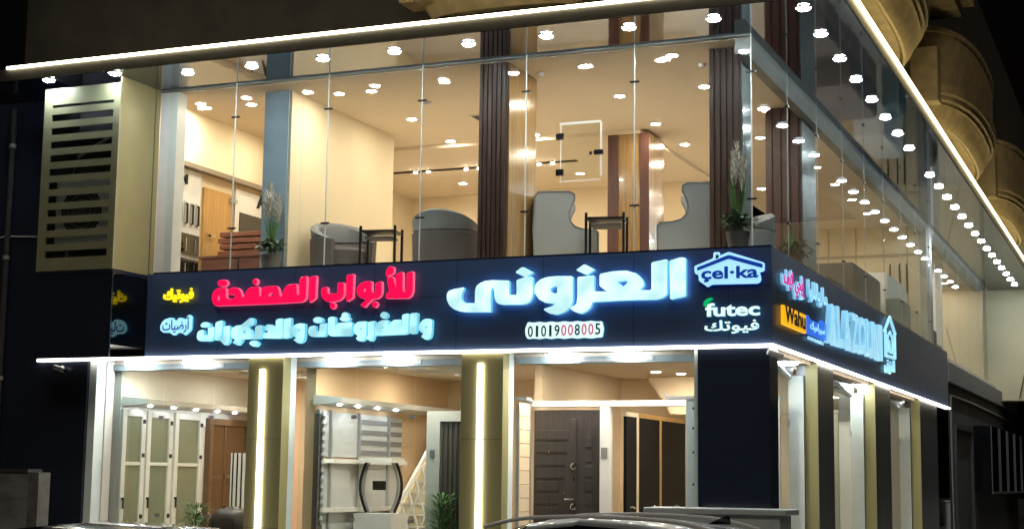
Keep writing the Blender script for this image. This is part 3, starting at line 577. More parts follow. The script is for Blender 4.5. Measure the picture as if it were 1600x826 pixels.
# on the side band
t = thing("illuminated_lettering", "magenta Arabic word with a white outline on the side band", "lit lettering", (0, .4, 4.1))
ar = "\uFED2\uFEF3\uFEFB \uFEF2\uFEA0\uFEF3\uFE87"
words(ar, (.36, 3.965, 1.65, 4.315), .02, .05, [e_icy, e_icys], "outline", t, 'side', fat=.05)
words(ar, (.41, 3.99, 1.60, 4.29), .051, .06, [e_mag], "lettering", t, 'side', fat=.018)
t = thing("illuminated_lettering", "white Arabic word beside the magenta one on the side band", "lit lettering", (0, 1.9, 4.1))
words("\uFE8E\uFEEE\uFEE0\uFEDF\uFE8E\uFEF3\uFEAD\uFE8E\uFEE3", (1.86, 4.02, 3.10, 4.32), .02, .06, [e_icy, e_icys], "lettering", t, 'side', fat=.024)
t = thing("illuminated_sign", "amber rectangular plate with black lettering on the side band", "lit sign", (0, .38, 3.6))
B(.02, .38, 3.58, .055, 1.68, 3.82).build("backing_plate", e_yelp, t)
words("Wahu", (.45, 3.62, 1.62, 3.84), .056, .064, [m_inkb], "lettering", t, 'side', fat=.02)
t = thing("illuminated_sign", "blue plate with small white script beside the large side letters", "lit sign", (0, 1.83, 3.55))
MB().prism([(1.84, 3.60), (3.0, 3.60), (3.0, 3.82), (2.75, 3.86), (2.6, 3.80), (2.0, 3.79), (1.84, 3.84)], .02, .05, 'x').build("backing_plate", e_blue, t)
words("\uFEDA\uFEF4\uFEE3\uFE8D\uFEAE\uFEF4\uFEB3", (1.95, 3.64, 2.9, 3.78), .051, .056, [e_icy], "lettering", t, 'side', fat=.01)
words("ceramic", (1.86, 3.525, 2.9, 3.585), .03, .04, [e_icy], "lettering", t, 'side', fat=.02)
t = thing("illuminated_lettering", "large icy blue Latin capitals on the side band", "lit lettering", (0, 3.0, 3.6))
tx = "ALAZOUNI"; L = (7.42 - 2.95); wd = [1, .8, 1, .95, 1.1, 1, 1, .5]; tot = sum(wd); y = 2.95
for ch, w in zip(tx, wd):
    wl = L * w / tot
    words(ch, (y + .03, 3.575 + (y - 2.95) * .015, y + wl - .03, 4.135 + (y - 2.95) * .02), .02, .10, [e_icy, e_icys], "letter", t, 'side', fat=.03); y += wl
t = thing("illuminated_sign", "narrow white outlined house logo at the far end of the side signs", "lit sign", (0, 8.0, 3.5))
def frame(pts, r): return MB().tube(pts, r, 6)
frame([(.05, 7.98, 3.78), (.05, 7.98, 4.20), (.05, 7.90, 4.19), (.05, 8.45, 4.47), (.05, 9.0, 4.23), (.05, 8.92, 4.21), (.05, 8.92, 3.80), (.05, 7.98, 3.78)], .028).build("outline", e_icy, t)
frame([(.05, 8.2, 3.85), (.05, 8.2, 4.12), (.05, 8.45, 4.22), (.05, 8.7, 4.13), (.05, 8.7, 3.86)], .022).build("inner_outline", e_icy, t)
words("\uFEF0\uFEE7\uFEED\uFEB0\uFECC\uFEDF\uFE8D", (7.95, 3.50, 8.95, 3.76), .02, .05, [e_icy], "lettering", t, 'side', fat=.02)
words("A", (8.3, 3.86, 8.6, 4.08), .02, .05, [e_icy], "emblem", t, 'side', fat=.0)

# ------------------------------------------------------------------ upper floor furniture
FZ = ZT - .02
def place(t, loc, rz=0): t.location = loc; t.rotation_euler = (0, 0, rz); return t
def wing_chair(label):
    t = thing("wing_chair", label, "armchair")
    side = [(0, 0), (-.02, .45), (0, .98), (.05, 1.06), (.48, 1.07), (.545, 1.03), (.55, .95), (.50, .85), (.475, .76), (.49, .66), (.56, .585), (.68, .55), (.84, .54), (.875, .50), (.87, .07), (.8, .05), (.1, .05)]
    for y in (-.40, .32): MB().prism(side, y, y + .08, 'y').build("wing_panel", m_grey, t, bevel=.02)
    MB().prism([(-.01, .08), (.10, .08), (.13, .5), (.11, 1.06), (.0, 1.06), (-.02, .5)], -.315, .315, 'y').build("backrest", m_grey, t, bevel=.03)
    for y in (-.40, .40): MB().tube([(a, y, b) for a, b in side[1:15]], .009, 6).build("piping", m_slate, t, smooth=True)
    B(.12, -.31, .2, .84, .31, .42).build("seat", m_grey, t, bevel=.04)
    for x in (.06, .80):
        for y in (-.34, .34): MB().tube([(x, y, 0), (x, y, .08)], .02, 8).build("leg", m_iron, t)
    return t
place(wing_chair("light grey wing armchair turned right, left of the black table between the fluted columns"), (-3.62, 1.30, FZ), R(20))
place(wing_chair("light grey wing armchair turned left, beside the front corner fluted column"), (-1.0, 1.50, FZ), math.pi + R(17))
def tub_chair(label, up=m_slate, low=m_taupe, h=.89, r=.47):
    t = thing("tub_chair", label, "armchair")
    n = 36
    def shell(za, zb, name, m, rr):
        vs = []; fs = []
        for k in range(n + 1):
            a = math.pi * .5 - R(140) + R(280) * k / n          # opening towards -Y
            ff = (math.cos((k / n - .5) * math.pi)); top = .56 + (h - .56) * max(0, ff) ** 1.2
            t0 = za if za is not None else .62; t1 = min(zb, top) if zb else top
            lo = t0 if zb else .62 - .0
            if zb is None: t0 = min(.60, top - .02)
            for rad, z in ((rr, t0), (rr + .02, t1 - .03), (rr - .03, t1), (rr - .08, t1 - .01), (rr - .11, t1 - .05), (rr - .10, t0)):
                vs.append((rad * math.cos(a), rad * math.sin(a) * .92, z))
        for k in range(n):
            for j in range(6): fs.append((k * 6 + j, (k + 1) * 6 + j, (k + 1) * 6 + (j + 1) % 6, k * 6 + (j + 1) % 6))
        fs += [tuple(range(6)), tuple(range(n * 6, n * 6 + 6))]
        MB().add(vs, fs).build(name, m, t, smooth=True)
    shell(.08, .60, "shell", low, r); shell(None, None, "backrest", up, r)
    MB().lathe([(r - .11, .2), (r - .10, .40), (r - .15, .45), (.0, .46)], n=32, sy=.92).build("seat", low, t, smooth=True)
    MB().lathe([(.30, 0), (.32, .02), (.30, .09)], n=24).build("base", m_iron, t)
    return t
place(tub_chair("slate and taupe tub armchair beside the potted grass plant"), (-6.60, 1.25, FZ), R(50))
place(tub_chair("slate and taupe tub armchair seen from behind, left of the fluted column"), (-4.93, 1.20, FZ), R(180))
place(tub_chair("pale grey tub armchair behind the corner glass", m_grey, m_grey), (-.98, 2.4, FZ), R(-40))
place(tub_chair("brown tub armchair at the far end of the dark sign band", m_hide, m_hide, 1.0), (-.95, 20.2, 4.378), R(100))
def frame_table(label):
    t = thing("side_table", label, "table")
    w = .25; d = .20
    MB().box(-w, -d, .61, w, d, .635).build("tabletop", m_iron, t)
    MB().box(-w + .05, -d + .05, .52, w - .05, d - .05, .55).build("lower_panel", m_taupe, t)
    for x in (-w, w):
        for y in (-d, d): B(x - .017, y - .017, 0, x + .017, y + .017, .69).build("leg", m_iron, t)
    MB().box(-w, -d - .015, .05, w, -d + .015, .08).box(-w, d - .015, .05, w, d + .015, .08).build("stretcher", m_iron, t)
    return t
place(frame_table("black open frame side table between the two tub armchairs"), (-5.85, 1.0, FZ), R(12))
place(frame_table("black open frame side table between the two wing armchairs"), (-2.45, .95, FZ), R(12))
def blade(mb, base, d, L, w, m=0, droop=.4):
    d = Vector(d).normalized(); s = d.cross(Vector((0, 0, 1))); s = s.normalized() if s.length > .01 else Vector((1, 0, 0))
    p = Vector(base); vs = []
    for i in range(4):
        t = i / 3; q = p + d * L * t - Vector((0, 0, 1)) * droop * L * t * t
        ww = w * (1 - t) ** .6 * (.6 + t); vs += [q - s * ww, q + s * ww]
    mb.add(vs, [(0, 1, 3, 2), (2, 3, 5, 4), (4, 5, 7, 6)], m)
def bush(mb, c, rad, n, L, w, m=0, sq=.8):
    for _ in range(n):
        a = random.uniform(0, 6.283); e = random.uniform(-.4, 1); rr = rad * random.uniform(.1, .9)
        p = (c[0] + rr * math.cos(a) * math.cos(e), c[1] + rr * math.sin(a) * math.cos(e), c[2] + rr * sq * math.sin(e))
        blade(mb, p, (math.cos(a + random.uniform(-.6, .6)), math.sin(a), random.uniform(-.2, .9)), L * random.uniform(.6, 1.3), w, m, random.uniform(.1, .6))
m_leafg = mat("grey green leaf", (.10, .16, .085), .6, var=.4, scale=20)
def potted(label, loc, feather, h=1.0, wide=.2, leaf=m_leafg, pot=.27):
    t = thing("potted_plant", label, "plant")
    MB().lathe([(.10, 0), (.115, .02), (.15, pot - .02), (.155, pot), (.14, pot), (.13, pot - .03), (0, pot - .03)], n=24).build("pot", m_pot, t, smooth=True)
    mb = MB(); bush(mb, (0, 0, pot + .12), wide, 240, .10, .034); mb.build("leaves", leaf, t)
    mb = MB()
    for _ in range(46):
        a = random.uniform(0, 6.283); blade(mb, (0, 0, pot), (math.cos(a) * .22, math.sin(a) * .22, 1), random.uniform(.45, .72) * h, .008, 0, .02)
    mb.build("stems", m_leaf, t)
    if feather:
        mb = MB()
        for k in range(feather):
            a = k * 2.4; c = Vector((math.cos(a) * .085, math.sin(a) * .085, pot + (.62 + .08 * (k % 3)) * h))
            for _ in range(130):
                z = random.uniform(-.16, .22); b = random.uniform(0, 6.283); r0 = .085 * (1 - abs(z - .02) / .26)
                blade(mb, (c.x + math.cos(b) * r0 * .4, c.y + math.sin(b) * r0 * .4, c.z + z * h), (math.cos(b) * .6, math.sin(b) * .6, 1.3), .09, .009, 0, .2)
        mb.build("plume", m_feather, t)
    t.location = loc; return t
potted("grey pot of feather grass in front of the blue grey column", (-7.27, .36, FZ + .0), 5, 1.0)
potted("grey pot with tall pale plumes at the front corner of the glass", (-.50, .33, FZ), 4, 1.1, .22)
potted("dark leafy potted plant behind the side glass by the red column", (-.52, 3.4, FZ), 0, .75, .34, m_leafd, .3)
# opening vent in the curtain wall, with glowing edges
v = thing("glass_vent", "square opening glass pane with glowing white edges, two hinges and a latch", "window", (-2.53, .09, 5.9))
B(-2.775, .082, 5.50, -2.245, .088, 6.22).build("pane", m_pane, v)
k = MB()
k.box(-2.80, .075, 6.222, -2.235, .09, 6.252); k.box(-2.243, .075, 5.52, -2.222, .09, 6.222); k.box(-2.80, .075, 5.47, -2.235, .09, 5.482); k.box(-2.79, .075, 5.482, -2.782, .09, 6.222)
k.build("edge", emit("glowing edge for caught light", (.9, .85, .72), .35), v)  # edge emits a little in place of light caught by the glass
for z in (6.07, 5.595): B(-2.845, .06, z - .04, -2.745, .10, z + .04).build("hinge", m_iron, v)
MB().box(-2.32, .055, 5.80, -2.20, .10, 5.86).box(-2.38, .055, 5.80, -2.35, .07, 5.84).build("latch", m_iron, v)

# left display room
db = thing("hardware_display", "white wall board of handles and black fittings in the left upper room", "display board", (-9.28, 1.1, FZ))
B(-9.296, .55, FZ, -9.27, 1.52, 6.25).build("board", m_white, db)
words("M", (.93, 6.02, 1.14, 6.17), .0, .02, [m_iron], "lettering", db, 'side', .02).location.x += -9.268
for y in (.98, 1.13, 1.28, 1.43):
    MB().tube([(-9.26, y, 5.72), (-9.23, y, 5.72), (-9.23, y, 5.42), (-9.26, y, 5.42)], .016, 8).build("handle", m_iron, db)
    B(-9.268, y - .045, 5.38, -9.262, y + .045, 5.76).build("handle_plate", m_alu, db)
for z in (4.62, 5.0):
    p = B(-9.268, 1.02, z - .05, -9.25, 1.50, z + .27).build("black_panel", m_blackglass, db)
    MB().tube([(-9.245, 1.15, z), (-9.245, 1.15, z + .2)], .008, 6).tube([(-9.245, 1.38, z), (-9.245, 1.38, z + .2)], .008, 6).build("pull", m_steel, p)
dr = thing("wooden_door", "honey coloured wooden door on the left wall upstairs", "door", (-9.28, 2.0, FZ))
B(-9.296, 1.60, FZ, -9.25, 2.42, 6.06).build("leaf", m_wood, dr)
MB().box(-9.25, 1.72, 5.3, -9.20, 1.74, 5.34).box(-9.22, 1.72, 5.3, -9.20, 1.86, 5.33).build("handle", m_steel, dr)
MB().box(-9.25, 2.28, 5.94, -9.20, 2.46, 6.0).build("closer", m_alu, dr)
db = thing("hardware_display", "white board with a black letter and black panel beside the wooden door", "display board", (-9.28, 3.0, FZ))
B(-9.296, 2.50, FZ, -9.27, 3.58, 6.2).build("board", m_white, db)
words("A", (3.12, 5.98, 3.42, 6.22), .0, .02, [m_iron], "lettering", db, 'side', .02).location.x += -9.268
B(-9.268, 2.62, 5.45, -9.25, 3.56, 5.83).build("black_panel", m_blackglass, db)
part("wall_bulkhead", B(-9.299, .5, 6.27, -9.16, 3.6, 6.34), mat("brown shelf trim", (.22, .17, .12), .6))
ac = thing("air_conditioner", "white wall air conditioner near the ceiling of the left room", "air conditioner", (-8.9, 3.5, 6.6))
B(-9.1, 3.33, 6.48, -8.25, 3.597, 6.86).build("body", m_acw, ac, bevel=.03)
MB().box(-9.05, 3.315, 6.50, -8.3, 3.33, 6.56).build("louvre", m_taupe, ac)
ch = thing("timber_chest", "long red brown timber chest under the stack of planks", "chest", (-8.1, 1.6, FZ))
B(-9.0, 1.2, FZ, -7.75, 1.9, FZ + .40).build("body", m_redbox, ch, bevel=.01)
MB().box(-9.03, 1.17, FZ + .403, -7.72, 1.93, FZ + .44).build("lid", m_redbox, ch, bevel=.008)
for x in (-8.35, -7.9): B(x, 1.188, FZ + .05, x + .02, 1.199, FZ + .38).build("seam", m_iron, ch)
for i in range(4):
    pk = B(-8.75 + .03 * (i % 2), 1.25, FZ + .444 + i * .095, -7.75 - .04 * (i % 2), 1.85, FZ + .444 + i * .095 + .07).build("plank_bundle", m_brownwood, at=None, bevel=.008)
    tag(pk, ["lowest red brown plank of the stack on the timber chest", "second plank from the bottom of the red brown stack", "third plank from the bottom of the red brown stack", "topmost red brown plank of the stack on the chest"][i], "plank", "planks stacked on the chest")
    if i: tag(pk)
    k = MB(); k.box(-8.25, 1.3, FZ + .514 + i * .095, -8.21, 1.8, FZ + .5385 + i * .095); k.box(-7.9, 1.3, FZ + .514 + i * .095, -7.86, 1.8, FZ + .5385 + i * .095)
    if i < 3: k.build("spacer", m_redbox, pk)
# outdoor unit behind the louvres
ou = thing("condenser_unit", "white air conditioning condenser behind the gold louvres", "air conditioner", (-9.6, -.5, 4.48))
B(-10.35, -.54, 4.9, -9.40, -.20, 5.85).build("casing", m_acw, ou, bevel=.02)
for r in (.12, .20, .28, .34):
    MB().tube([(-9.88 + r * math.cos(R(a)), -.552, 5.37 + r * math.sin(R(a))) for a in range(0, 361, 15)], .012, 6).build("fan_ring", m_iron, ou)
MB().lathe([(.33, -.02), (.33, 0)], n=28).build("fan_shade_disc", mat("fan shadow grey", (.12, .12, .12), .6), ou)  # dark disc stands in for the shade inside the fan opening
g = ou.children[-1]; g = [o for o in ou.children if o.name.startswith("fan_shade_disc")][0]
for vtx in g.data.vertices:
    a, b, c = vtx.co + ou.location; vtx.co = Vector((-9.88 + a, -.543 + c * .2, 5.37 + b)) - ou.location
MB().box(-10.25, -.4, 4.476, -10.2, -.2, 4.9).box(-9.4, -.4, 4.476, -9.35, -.2, 4.9).build("bracket", m_alu, ou)
MB().tube([(-9.4, -.4, 5.3), (-9.25, -.4, 5.6), (-9.25, -.3, 6.9)], .02).tube([(-10.2, -.4, 5.9), (-10.1, -.4, 6.2), (-9.6, -.3, 6.5)], .025).build("pipe", m_alu, ou, smooth=True)

# things along the side hall
def cabinet(label, x0, y0, x1, y1, h, m, z=FZ, doors=2):
    t = thing("cabinet", label, "cabinet", (x0, y0, z))
    B(x0, y0, z, x1, y1, z + h).build("body", m, t, bevel=.01)
    for i in range(doors):
        a = y0 + (y1 - y0) * i / doors; b = y0 + (y1 - y0) * (i + 1) / doors
        B(x1 + .001, a + .01, z + .04, x1 + .02, b - .01, z + h - .04).build("door", m, t)
    return t
cabinet("low dark taupe cabinet behind the side glass", -1.7, 7.4, -.8, 9.3, .62, m_taupe)
cabinet("tall dark taupe cabinet behind the side glass", -1.6, 9.5, -.75, 12.3, 1.12, m_taupe)
cabinet("white cabinet with dark seams at the end of the side hall", -1.3, 12.8, -.7, 15.3, 1.35, m_white)
cabinet("teal upholstered bench block before the white cabinet", -.68, 12.6, -.4, 13.8, .8, m_teal, doors=1)
cabinet("dark grey seat block at the far end of the side hall", -1.2, 18.0, -.6, 19.2, .85, m_taupe, 4.378, 1)
for y in (12.9, 13.6, 14.3):
    pass
hb = thing("handle_display", "tall dark pull handles mounted on the panelled partition", "display", (-.9, 15.5, 5.6))
for x in (-1.05, -.85, -.70): MB().tube([(x, 15.58, 6.35), (x, 15.53, 6.33), (x, 15.53, 5.75), (x, 15.58, 5.73)], .018).build("handle", m_iron, hb)

# ------------------------------------------------------------------ ground floor shop contents
def glazed_door(label, y0, y1, x=-9.835):
    t = thing("glazed_door", label, "door", (x, y0, GF))
    z1 = 2.60; w = .10
    k = MB(); k.box(x, y0, GF, x + .05, y0 + w, z1); k.box(x, y1 - w, GF, x + .05, y1, z1); k.box(x, y0 + w, z1 - w, x + .05, y1 - w, z1); k.box(x, y0 + w, GF, x + .05, y1 - w, GF + .2); k.box(x, y0 + w, 1.78, x + .045, y1 - w, 1.83)
    k.build("frame", m_white, t, bevel=.006)
    B(x + .01, y0 + w, GF + .2, x + .02, y1 - w, 1.78).build("glazing", m_frost, t)
    B(x + .01, y0 + w, 1.83, x + .02, y1 - w, z1 - w).build("glazing", m_frost, t)
    MB().box(x + .05, y0 + .03, 1.28, x + .09, y0 + .06, 1.31).box(x + .07, y0 + .03, 1.15, x + .09, y0 + .055, 1.31).build("handle", m_iron, t)
    MB().box(x + .05, y1 - .08, 2.4, x + .06, y1 - .02, 2.46).box(x + .05, y1 - .08, 1.9, x + .06, y1 - .02, 1.96).box(x + .05, y1 - .08, 1.0, x + .06, y1 - .02, 1.06).build("hinge", m_iron, t)
    return t
glazed_door("white framed glazed door nearest the window, left shop bay", .53, 1.10)
glazed_door("white framed glazed door in the middle of the left shop bay", 1.14, 1.80)
glazed_door("white framed glazed door farthest from the window, left shop bay", 1.86, 2.62)
def shelf(label, x0, y0, y1, z, spots):
    t = thing("light_shelf", label, "shelf", (x0, y0, z))
    MB().prism([(x0, z), (x0 + .42, z + .03), (x0 + .45, z + .10), (x0, z + .14)], y0, y1, 'y').build("board", m_white, t)
    for y in spots: MB().lathe([(.028, -.012), (.03, -.002)], (x0 + .25, y, z + .016), 14).build("spot", e_spot, t)
    return t
shelf("white light shelf over the glazed doors in the left bay", -9.837, .55, 3.9, 2.64, (.9, 1.5, 2.1, 2.7, 3.2))
shelf("white light shelf over the display panels in the middle bay", -6.618, .55, 4.4, 2.64, (.85, 1.4, 2.0, 2.6))
wc = thing("wooden_display_cabinet", "brown wooden glazed cabinet at the back of the left bay", "cabinet", (-9.7, 3.3, GF))
MB().box(-9.83, 2.75, GF, -9.78, 3.98, 2.55).box(-9.78, 3.2, GF, -9.76, 3.25, 2.55).box(-9.78, 2.75, 1.6, -9.76, 3.98, 1.66).box(-9.78, 2.75, 2.45, -9.74, 3.98, 2.55).box(-9.78, 2.75, GF, -9.74, 2.85, 2.45).box(-9.78, 3.85, GF, -9.74, 3.98, 2.45).build("frame", mat("dark cabinet timber", (.14, .075, .035), .4, var=.2), wc)
B(-9.779, 2.86, GF, -9.77, 3.84, 2.44).build("glazing", mat("brown glass", (.12, .06, .025), .08), wc)
sp = thing("striped_panel", "white panel with vertical black stripes in the left bay", "panel", (-8.3, 2.6, GF))
B(-9.24, 2.6, GF, -8.86, 2.64, 2.0).build("board", m_white, sp)
k = MB()
for i in range(5): k.box(-9.21 + i * .08, 2.594, GF, -9.185 + i * .08, 2.599, 2.0)
k.build("stripe", m_iron, sp)
tr = MB()
for i, (x, y) in enumerate([(-9.1, 1.2), (-8.4, 1.5), (-8.9, 2.2), (-8.0, 2.1), (-8.5, 3.0)]): tr.box(x, y, 3.19, x + .45, y + .5, 3.232)
part("ceiling_relief", tr, m_white)
tr = MB()
for i, (x, y) in enumerate([(-6.3, 1.0), (-5.8, 1.5), (-5.9, 2.2), (-5.3, 2.0), (-5.6, 3.0)]): tr.box(x, y, 3.19, x + .45, y + .5, 3.232)
part("ceiling_relief", tr, m_white)
pf = thing("leather_pouf", "brown tufted leather chair back in the left shop window", "armchair", (-8.17, .95, GF))
MB().lathe([(.30, 0), (.34, .3), (.36, .6), (.34, .75), (.26, .86), (.12, .92), (0, .93)], (-8.17, 1.0, GF), 28, sy=.7).build("cushion", m_hide, pf, smooth=True)
pf.scale = (1, 1, 1)
k = MB()
for a in range(0, 360, 60): k.tube([(-8.17 + .345 * math.cos(R(a)), 1.0 + .245 * math.sin(R(a)), GF + .3), (-8.17 + .35 * math.cos(R(a)), 1.0 + .25 * math.sin(R(a)), GF + .72), (-8.17 + .13 * math.cos(R(a)), 1.0 + .1 * math.sin(R(a)), GF + .925)], .012)
k.build("tufting", m_iron, pf)
def fern(label, loc, r, hgt, m=m_leaf, pot=.35):
    t = thing("potted_plant", label, "plant", loc)
    MB().lathe([(.12, 0), (.17, pot), (.15, pot), (0, pot - .02)], loc, 20).build("pot", m_pot, t)
    mb = MB()
    for _ in range(420):
        a = random.uniform(0, 6.283); rr = r * math.sqrt(random.random()) * .5; z = random.uniform(0, hgt)
        blade(mb, (loc[0] + rr * math.cos(a), loc[1] + rr * math.sin(a), loc[2] + pot + z), (math.cos(a), math.sin(a), random.uniform(.2, 1.4)), r * random.uniform(.5, 1.0), .012, 0, .5)
    mb.build("leaves", m, t)
    MB().tube([(loc[0], loc[1], loc[2] + pot - .03), (loc[0], loc[1], loc[2] + pot + hgt * .8)], .015).build("stem", m_stem, t)
    return t
fern("bright green fern beside the brown leather chair in the left bay", (-8.74, .95, GF), .28, .58)
fern("bright green fern at the right edge of the middle shop window", (-4.68, .72, GF), .30, .78)
fern("tall dark plant in the upper right of the middle shop window", (-4.62, 1.5, 2.66 - .25), .20, .35, m_leafd, .25)
# middle bay
dp = thing("door_panel_display", "row of pale door panels on the left wall of the middle bay", "display", (-6.6, 1.6, GF))
ysp = [.66, 1.0, 1.86, 2.80, 3.3]
for i, (a, b) in enumerate(zip(ysp[:-1], ysp[1:])):
    B(-6.617, a + .03, 1.93, -6.60, b - .02, 2.56).build("panel", m_panel, dp)
    if i >= 2:
        k = MB()
        for j in range(4): k.box(-6.598, a + .05, 1.97 + j * .15, -6.59, b - .04, 2.04 + j * .15)
        k.build("stripe", m_strB, dp)
    B(-6.617, a + .03, GF, -6.60, b - .02, 1.84).build("panel", m_panel, dp)
    MB().box(-6.60, a, 1.84, -6.50, b - .01, 1.90).box(-6.60, a, 1.16, -6.48, b - .01, 1.22).build("shelf", m_white, dp)
    MB().box(-6.617, a - .02, GF, -6.56, a + .025, 2.58).build("divider", m_alu, dp)
mr = thing("curved_frame_stand", "barrel shaped frame of dark curved posts on a white plinth", "stand", (-6.1, 1.7, GF))
ctr = Vector((-6.15, 1.75, 0)); ux = Vector((.93, .37, 0))
def cpt(u, z): p = ctr + ux * u; return (p.x, p.y, z)
for s in (-1, 1):
    for o, m in ((0, m_iron), (.05, m_alu)):
        MB().tube([cpt(s * (.20 + .10 * math.sin(math.pi * i / 12) - o), 1.15 + .75 * i / 12) for i in range(13)], .022, 8).build("post", m, mr, smooth=True)
MB().box(-6.42, 1.55, 1.86, -5.88, 1.95, 1.93).build("top", m_white, mr)
MB().box(-6.45, 1.5, GF, -5.85, 2.0, 1.14).build("plinth", m_panel, mr)
MB().box(-6.24, 1.66, 1.47, -6.04, 1.70, 1.60).build("plaque", m_iron, mr)
st = thing("staircase", "pale tiled staircase climbing away behind the curved frame stand", "staircase", (-6.1, 3.0, GF))
for i in range(13):
    y = 1.90 + i * .20; z = GF + i * .165
    B(-6.36, y, GF if i < 2 else z - .25, -5.62, y + .24, z + .145).build("step", m_cream, st)
    B(-6.36, y - .025, z + .146, -5.62, y + .24, z + .168).build("tread", m_white, st)
MB().prism([(2.15, GF), (2.15, GF + .35), (4.85, GF + 2.55), (4.85, GF + 2.1)], -6.47, -6.365, 'x').build("stringer", m_cream, st)
k = MB()
for i in range(6):
    y = 1.95 + i * .22; z = GF + .15 + i * .18
    k.tube([(-5.9 + .04 * math.sin(q), y, z + q * .085) for q in range(0, 11)], .016)
k.tube([(-5.9, 1.85, GF + 1.02), (-5.9, 3.2, GF + 2.15)], .028)
k.build("railing", m_white, st, smooth=True)
wd = thing("white_framed_door", "white framed dark ribbed door at the right of the middle bay", "door", (-4.9, .9, GF))
MB().box(-5.03, .9, GF, -4.83, 1.0, 2.56).box(-4.83, .9, 2.42, -4.25, 1.0, 2.56).build("frame", m_white, wd)
k = MB(); k.box(-4.83, .93, GF, -4.25, .97, 2.42)
for i in range(8): k.box(-4.82 + i * .07, .915, GF, -4.79 + i * .07, .93, 2.41)
k.build("leaf", m_taupe, wd)
B(-4.97, .89, 1.93, -4.90, .899, 2.03).build("lock_plate", m_alu, wd)
rp = thing("roller_blind_sample", "dark rolled blind sample with scalloped edge standing by the left jamb", "blind", (-6.5, .6, GF))
B(-6.60, .56, GF, -6.52, .72, 2.52).build("panel", m_taupe, rp)
k = MB()
for i in range(14): k.lathe([(.02, 0), (.035, .06), (.02, .12)], (-6.50, .64, 1.0 + i * .11), 8)
k.build("edging", m_alu, rp)
# right bay
for i, (y, nm) in enumerate(((2.35, "added white panel brightening the first side window"), (6.4, "added white panel brightening the second side window"), (11.4, "added white panel brightening the third side window"))):
    t = thing("added_white_panel", nm, "panel", (-.9, y, GF))  # panels added to make the side windows look brighter
    B(-1.5, y, GF, -.46, y + .05, 2.75).build("board", m_panel, t); B(-1.52, y - .02, 2.753, -.44, y + .07, 2.80).build("cap", m_alu, t)
sd = thing("security_door", "dark brown armoured door with horizontal grooves and round locks", "door", (-3.0, 1.2, GF))
X0, X1, Y0 = -3.56, -2.62, 1.2
B(X0, Y0, GF, X1, Y0 + .07, 2.58).build("leaf", m_doord, sd, bevel=.006)
k = MB()
for i in range(10): k.box(X0 + .04, Y0 - .012, .65 + i * .17, X0 + .36 - .028 * max(0, i - 3) * 0 + (.02 * i if i > 5 else 0), Y0, .65 + i * .17 + .13)
for i in range(8): k.box(X0 + .74, Y0 - .010, .75 + i * .19, X0 + .84, Y0, .75 + i * .19 + .14)
k.build("moulding", m_doord, sd, bevel=.005)
MB().prism([(X0 + .40, .40), (X0 + .62, .40), (X0 + .62, 2.46), (X0 + .55, 2.46), (X0 + .48, 2.1), (X0 + .43, 1.6)], Y0 - .018, Y0 - .001, 'y').build("centre_panel", m_doord, sd, bevel=.004)
for z in (1.83, 1.32):
    MB().lathe([(.045, 0), (.045, .02), (.03, .025)], n=20).build("lock", m_steel, sd)
for g, z in zip([o for o in sd.children if o.name.startswith("lock")], (1.83, 1.30)):
    g.location = (X0 + .585 + 3.0, Y0 - .02 - 1.2, z - GF); g.rotation_euler = (R(90), 0, 0)
    for vtx in g.data.vertices: vtx.co += Vector((-3.0, 1.2, GF))
MB().tube([(X0 + .60, Y0 - .02, 1.40), (X0 + .60, Y0 - .06, 1.40), (X0 + .47, Y0 - .065, 1.395)], .014).build("handle", m_steel, sd, smooth=True)
MB().box(X0 + .57, Y0 - .03, 1.64, X0 + .60, Y0 - .019, 1.69).box(X0 + .44, Y0 - .03, 1.13, X0 + .455, Y0 - .019, 1.16).box(X0 + .44, Y0 - .03, 1.47, X0 + .455, Y0 - .019, 1.49).box(X0 + .22, Y0 - .03, 2.0, X0 + .24, Y0 - .013, 2.04).build("bolt", m_steel, sd)
fr = thing("entrance_frame", "white metal portal frame around the armoured door display", "door frame", (-2.6, 1.2, GF))
MB().box(-3.60, 1.16, 2.62, -1.30, 1.26, 2.70).build("header", m_white, fr, bevel=.008)
MB().box(-2.60, 1.14, GF, -2.46, 1.26, 2.617).build("post", m_white, fr, bevel=.008)
MB().box(-2.575, 1.125, 1.95, -2.49, 1.138, 2.08).build("lock_plate", m_alug, fr)
sp = thing("folding_panel", "beige slatted panel in a grey frame at the left of the door bay", "panel", (-3.6, .7, GF))
MB().box(-3.62, .70, GF, -3.58, .74, 2.66).box(-3.62, 1.12, GF, -3.58, 1.15, 2.66).build("frame", m_alu, sp)
k = MB()
for i in range(13): k.box(-3.605, .742, GF + .05 + i * .18, -3.59, 1.118, GF + .22 + i * .18)
k.build("slat", m_beige, sp)
MB().box(-3.62, .52, 2.68, -3.40, .70, 2.72).tube([(-3.5, .60, 2.70), (-3.35, .62, 2.66)], .03).build("hanger", m_alu, sp)
po = thing("steel_post", "pale worn metal post with bolts and a hooked bracket left of the black pillar", "post", (-1.15, .62, GF))
B(-1.26, .60, GF, -1.06, .72, 2.72).build("shaft", m_jamb, po, bevel=.006)
MB().box(-1.50, .58, 2.68, -1.06, .70, 2.72).tube([(-1.50, .6, 2.70), (-1.54, .6, 2.76)], .02).build("bracket", m_white, po)
k = MB()
for z in (1.2, 1.6, 2.0, 2.3, 2.55): k.box(-1.17, .593, z, -1.15, .6, z + .03)
k.build("bolt", m_iron, po)
ydd = [.80, 1.78, 2.82, 4.1]
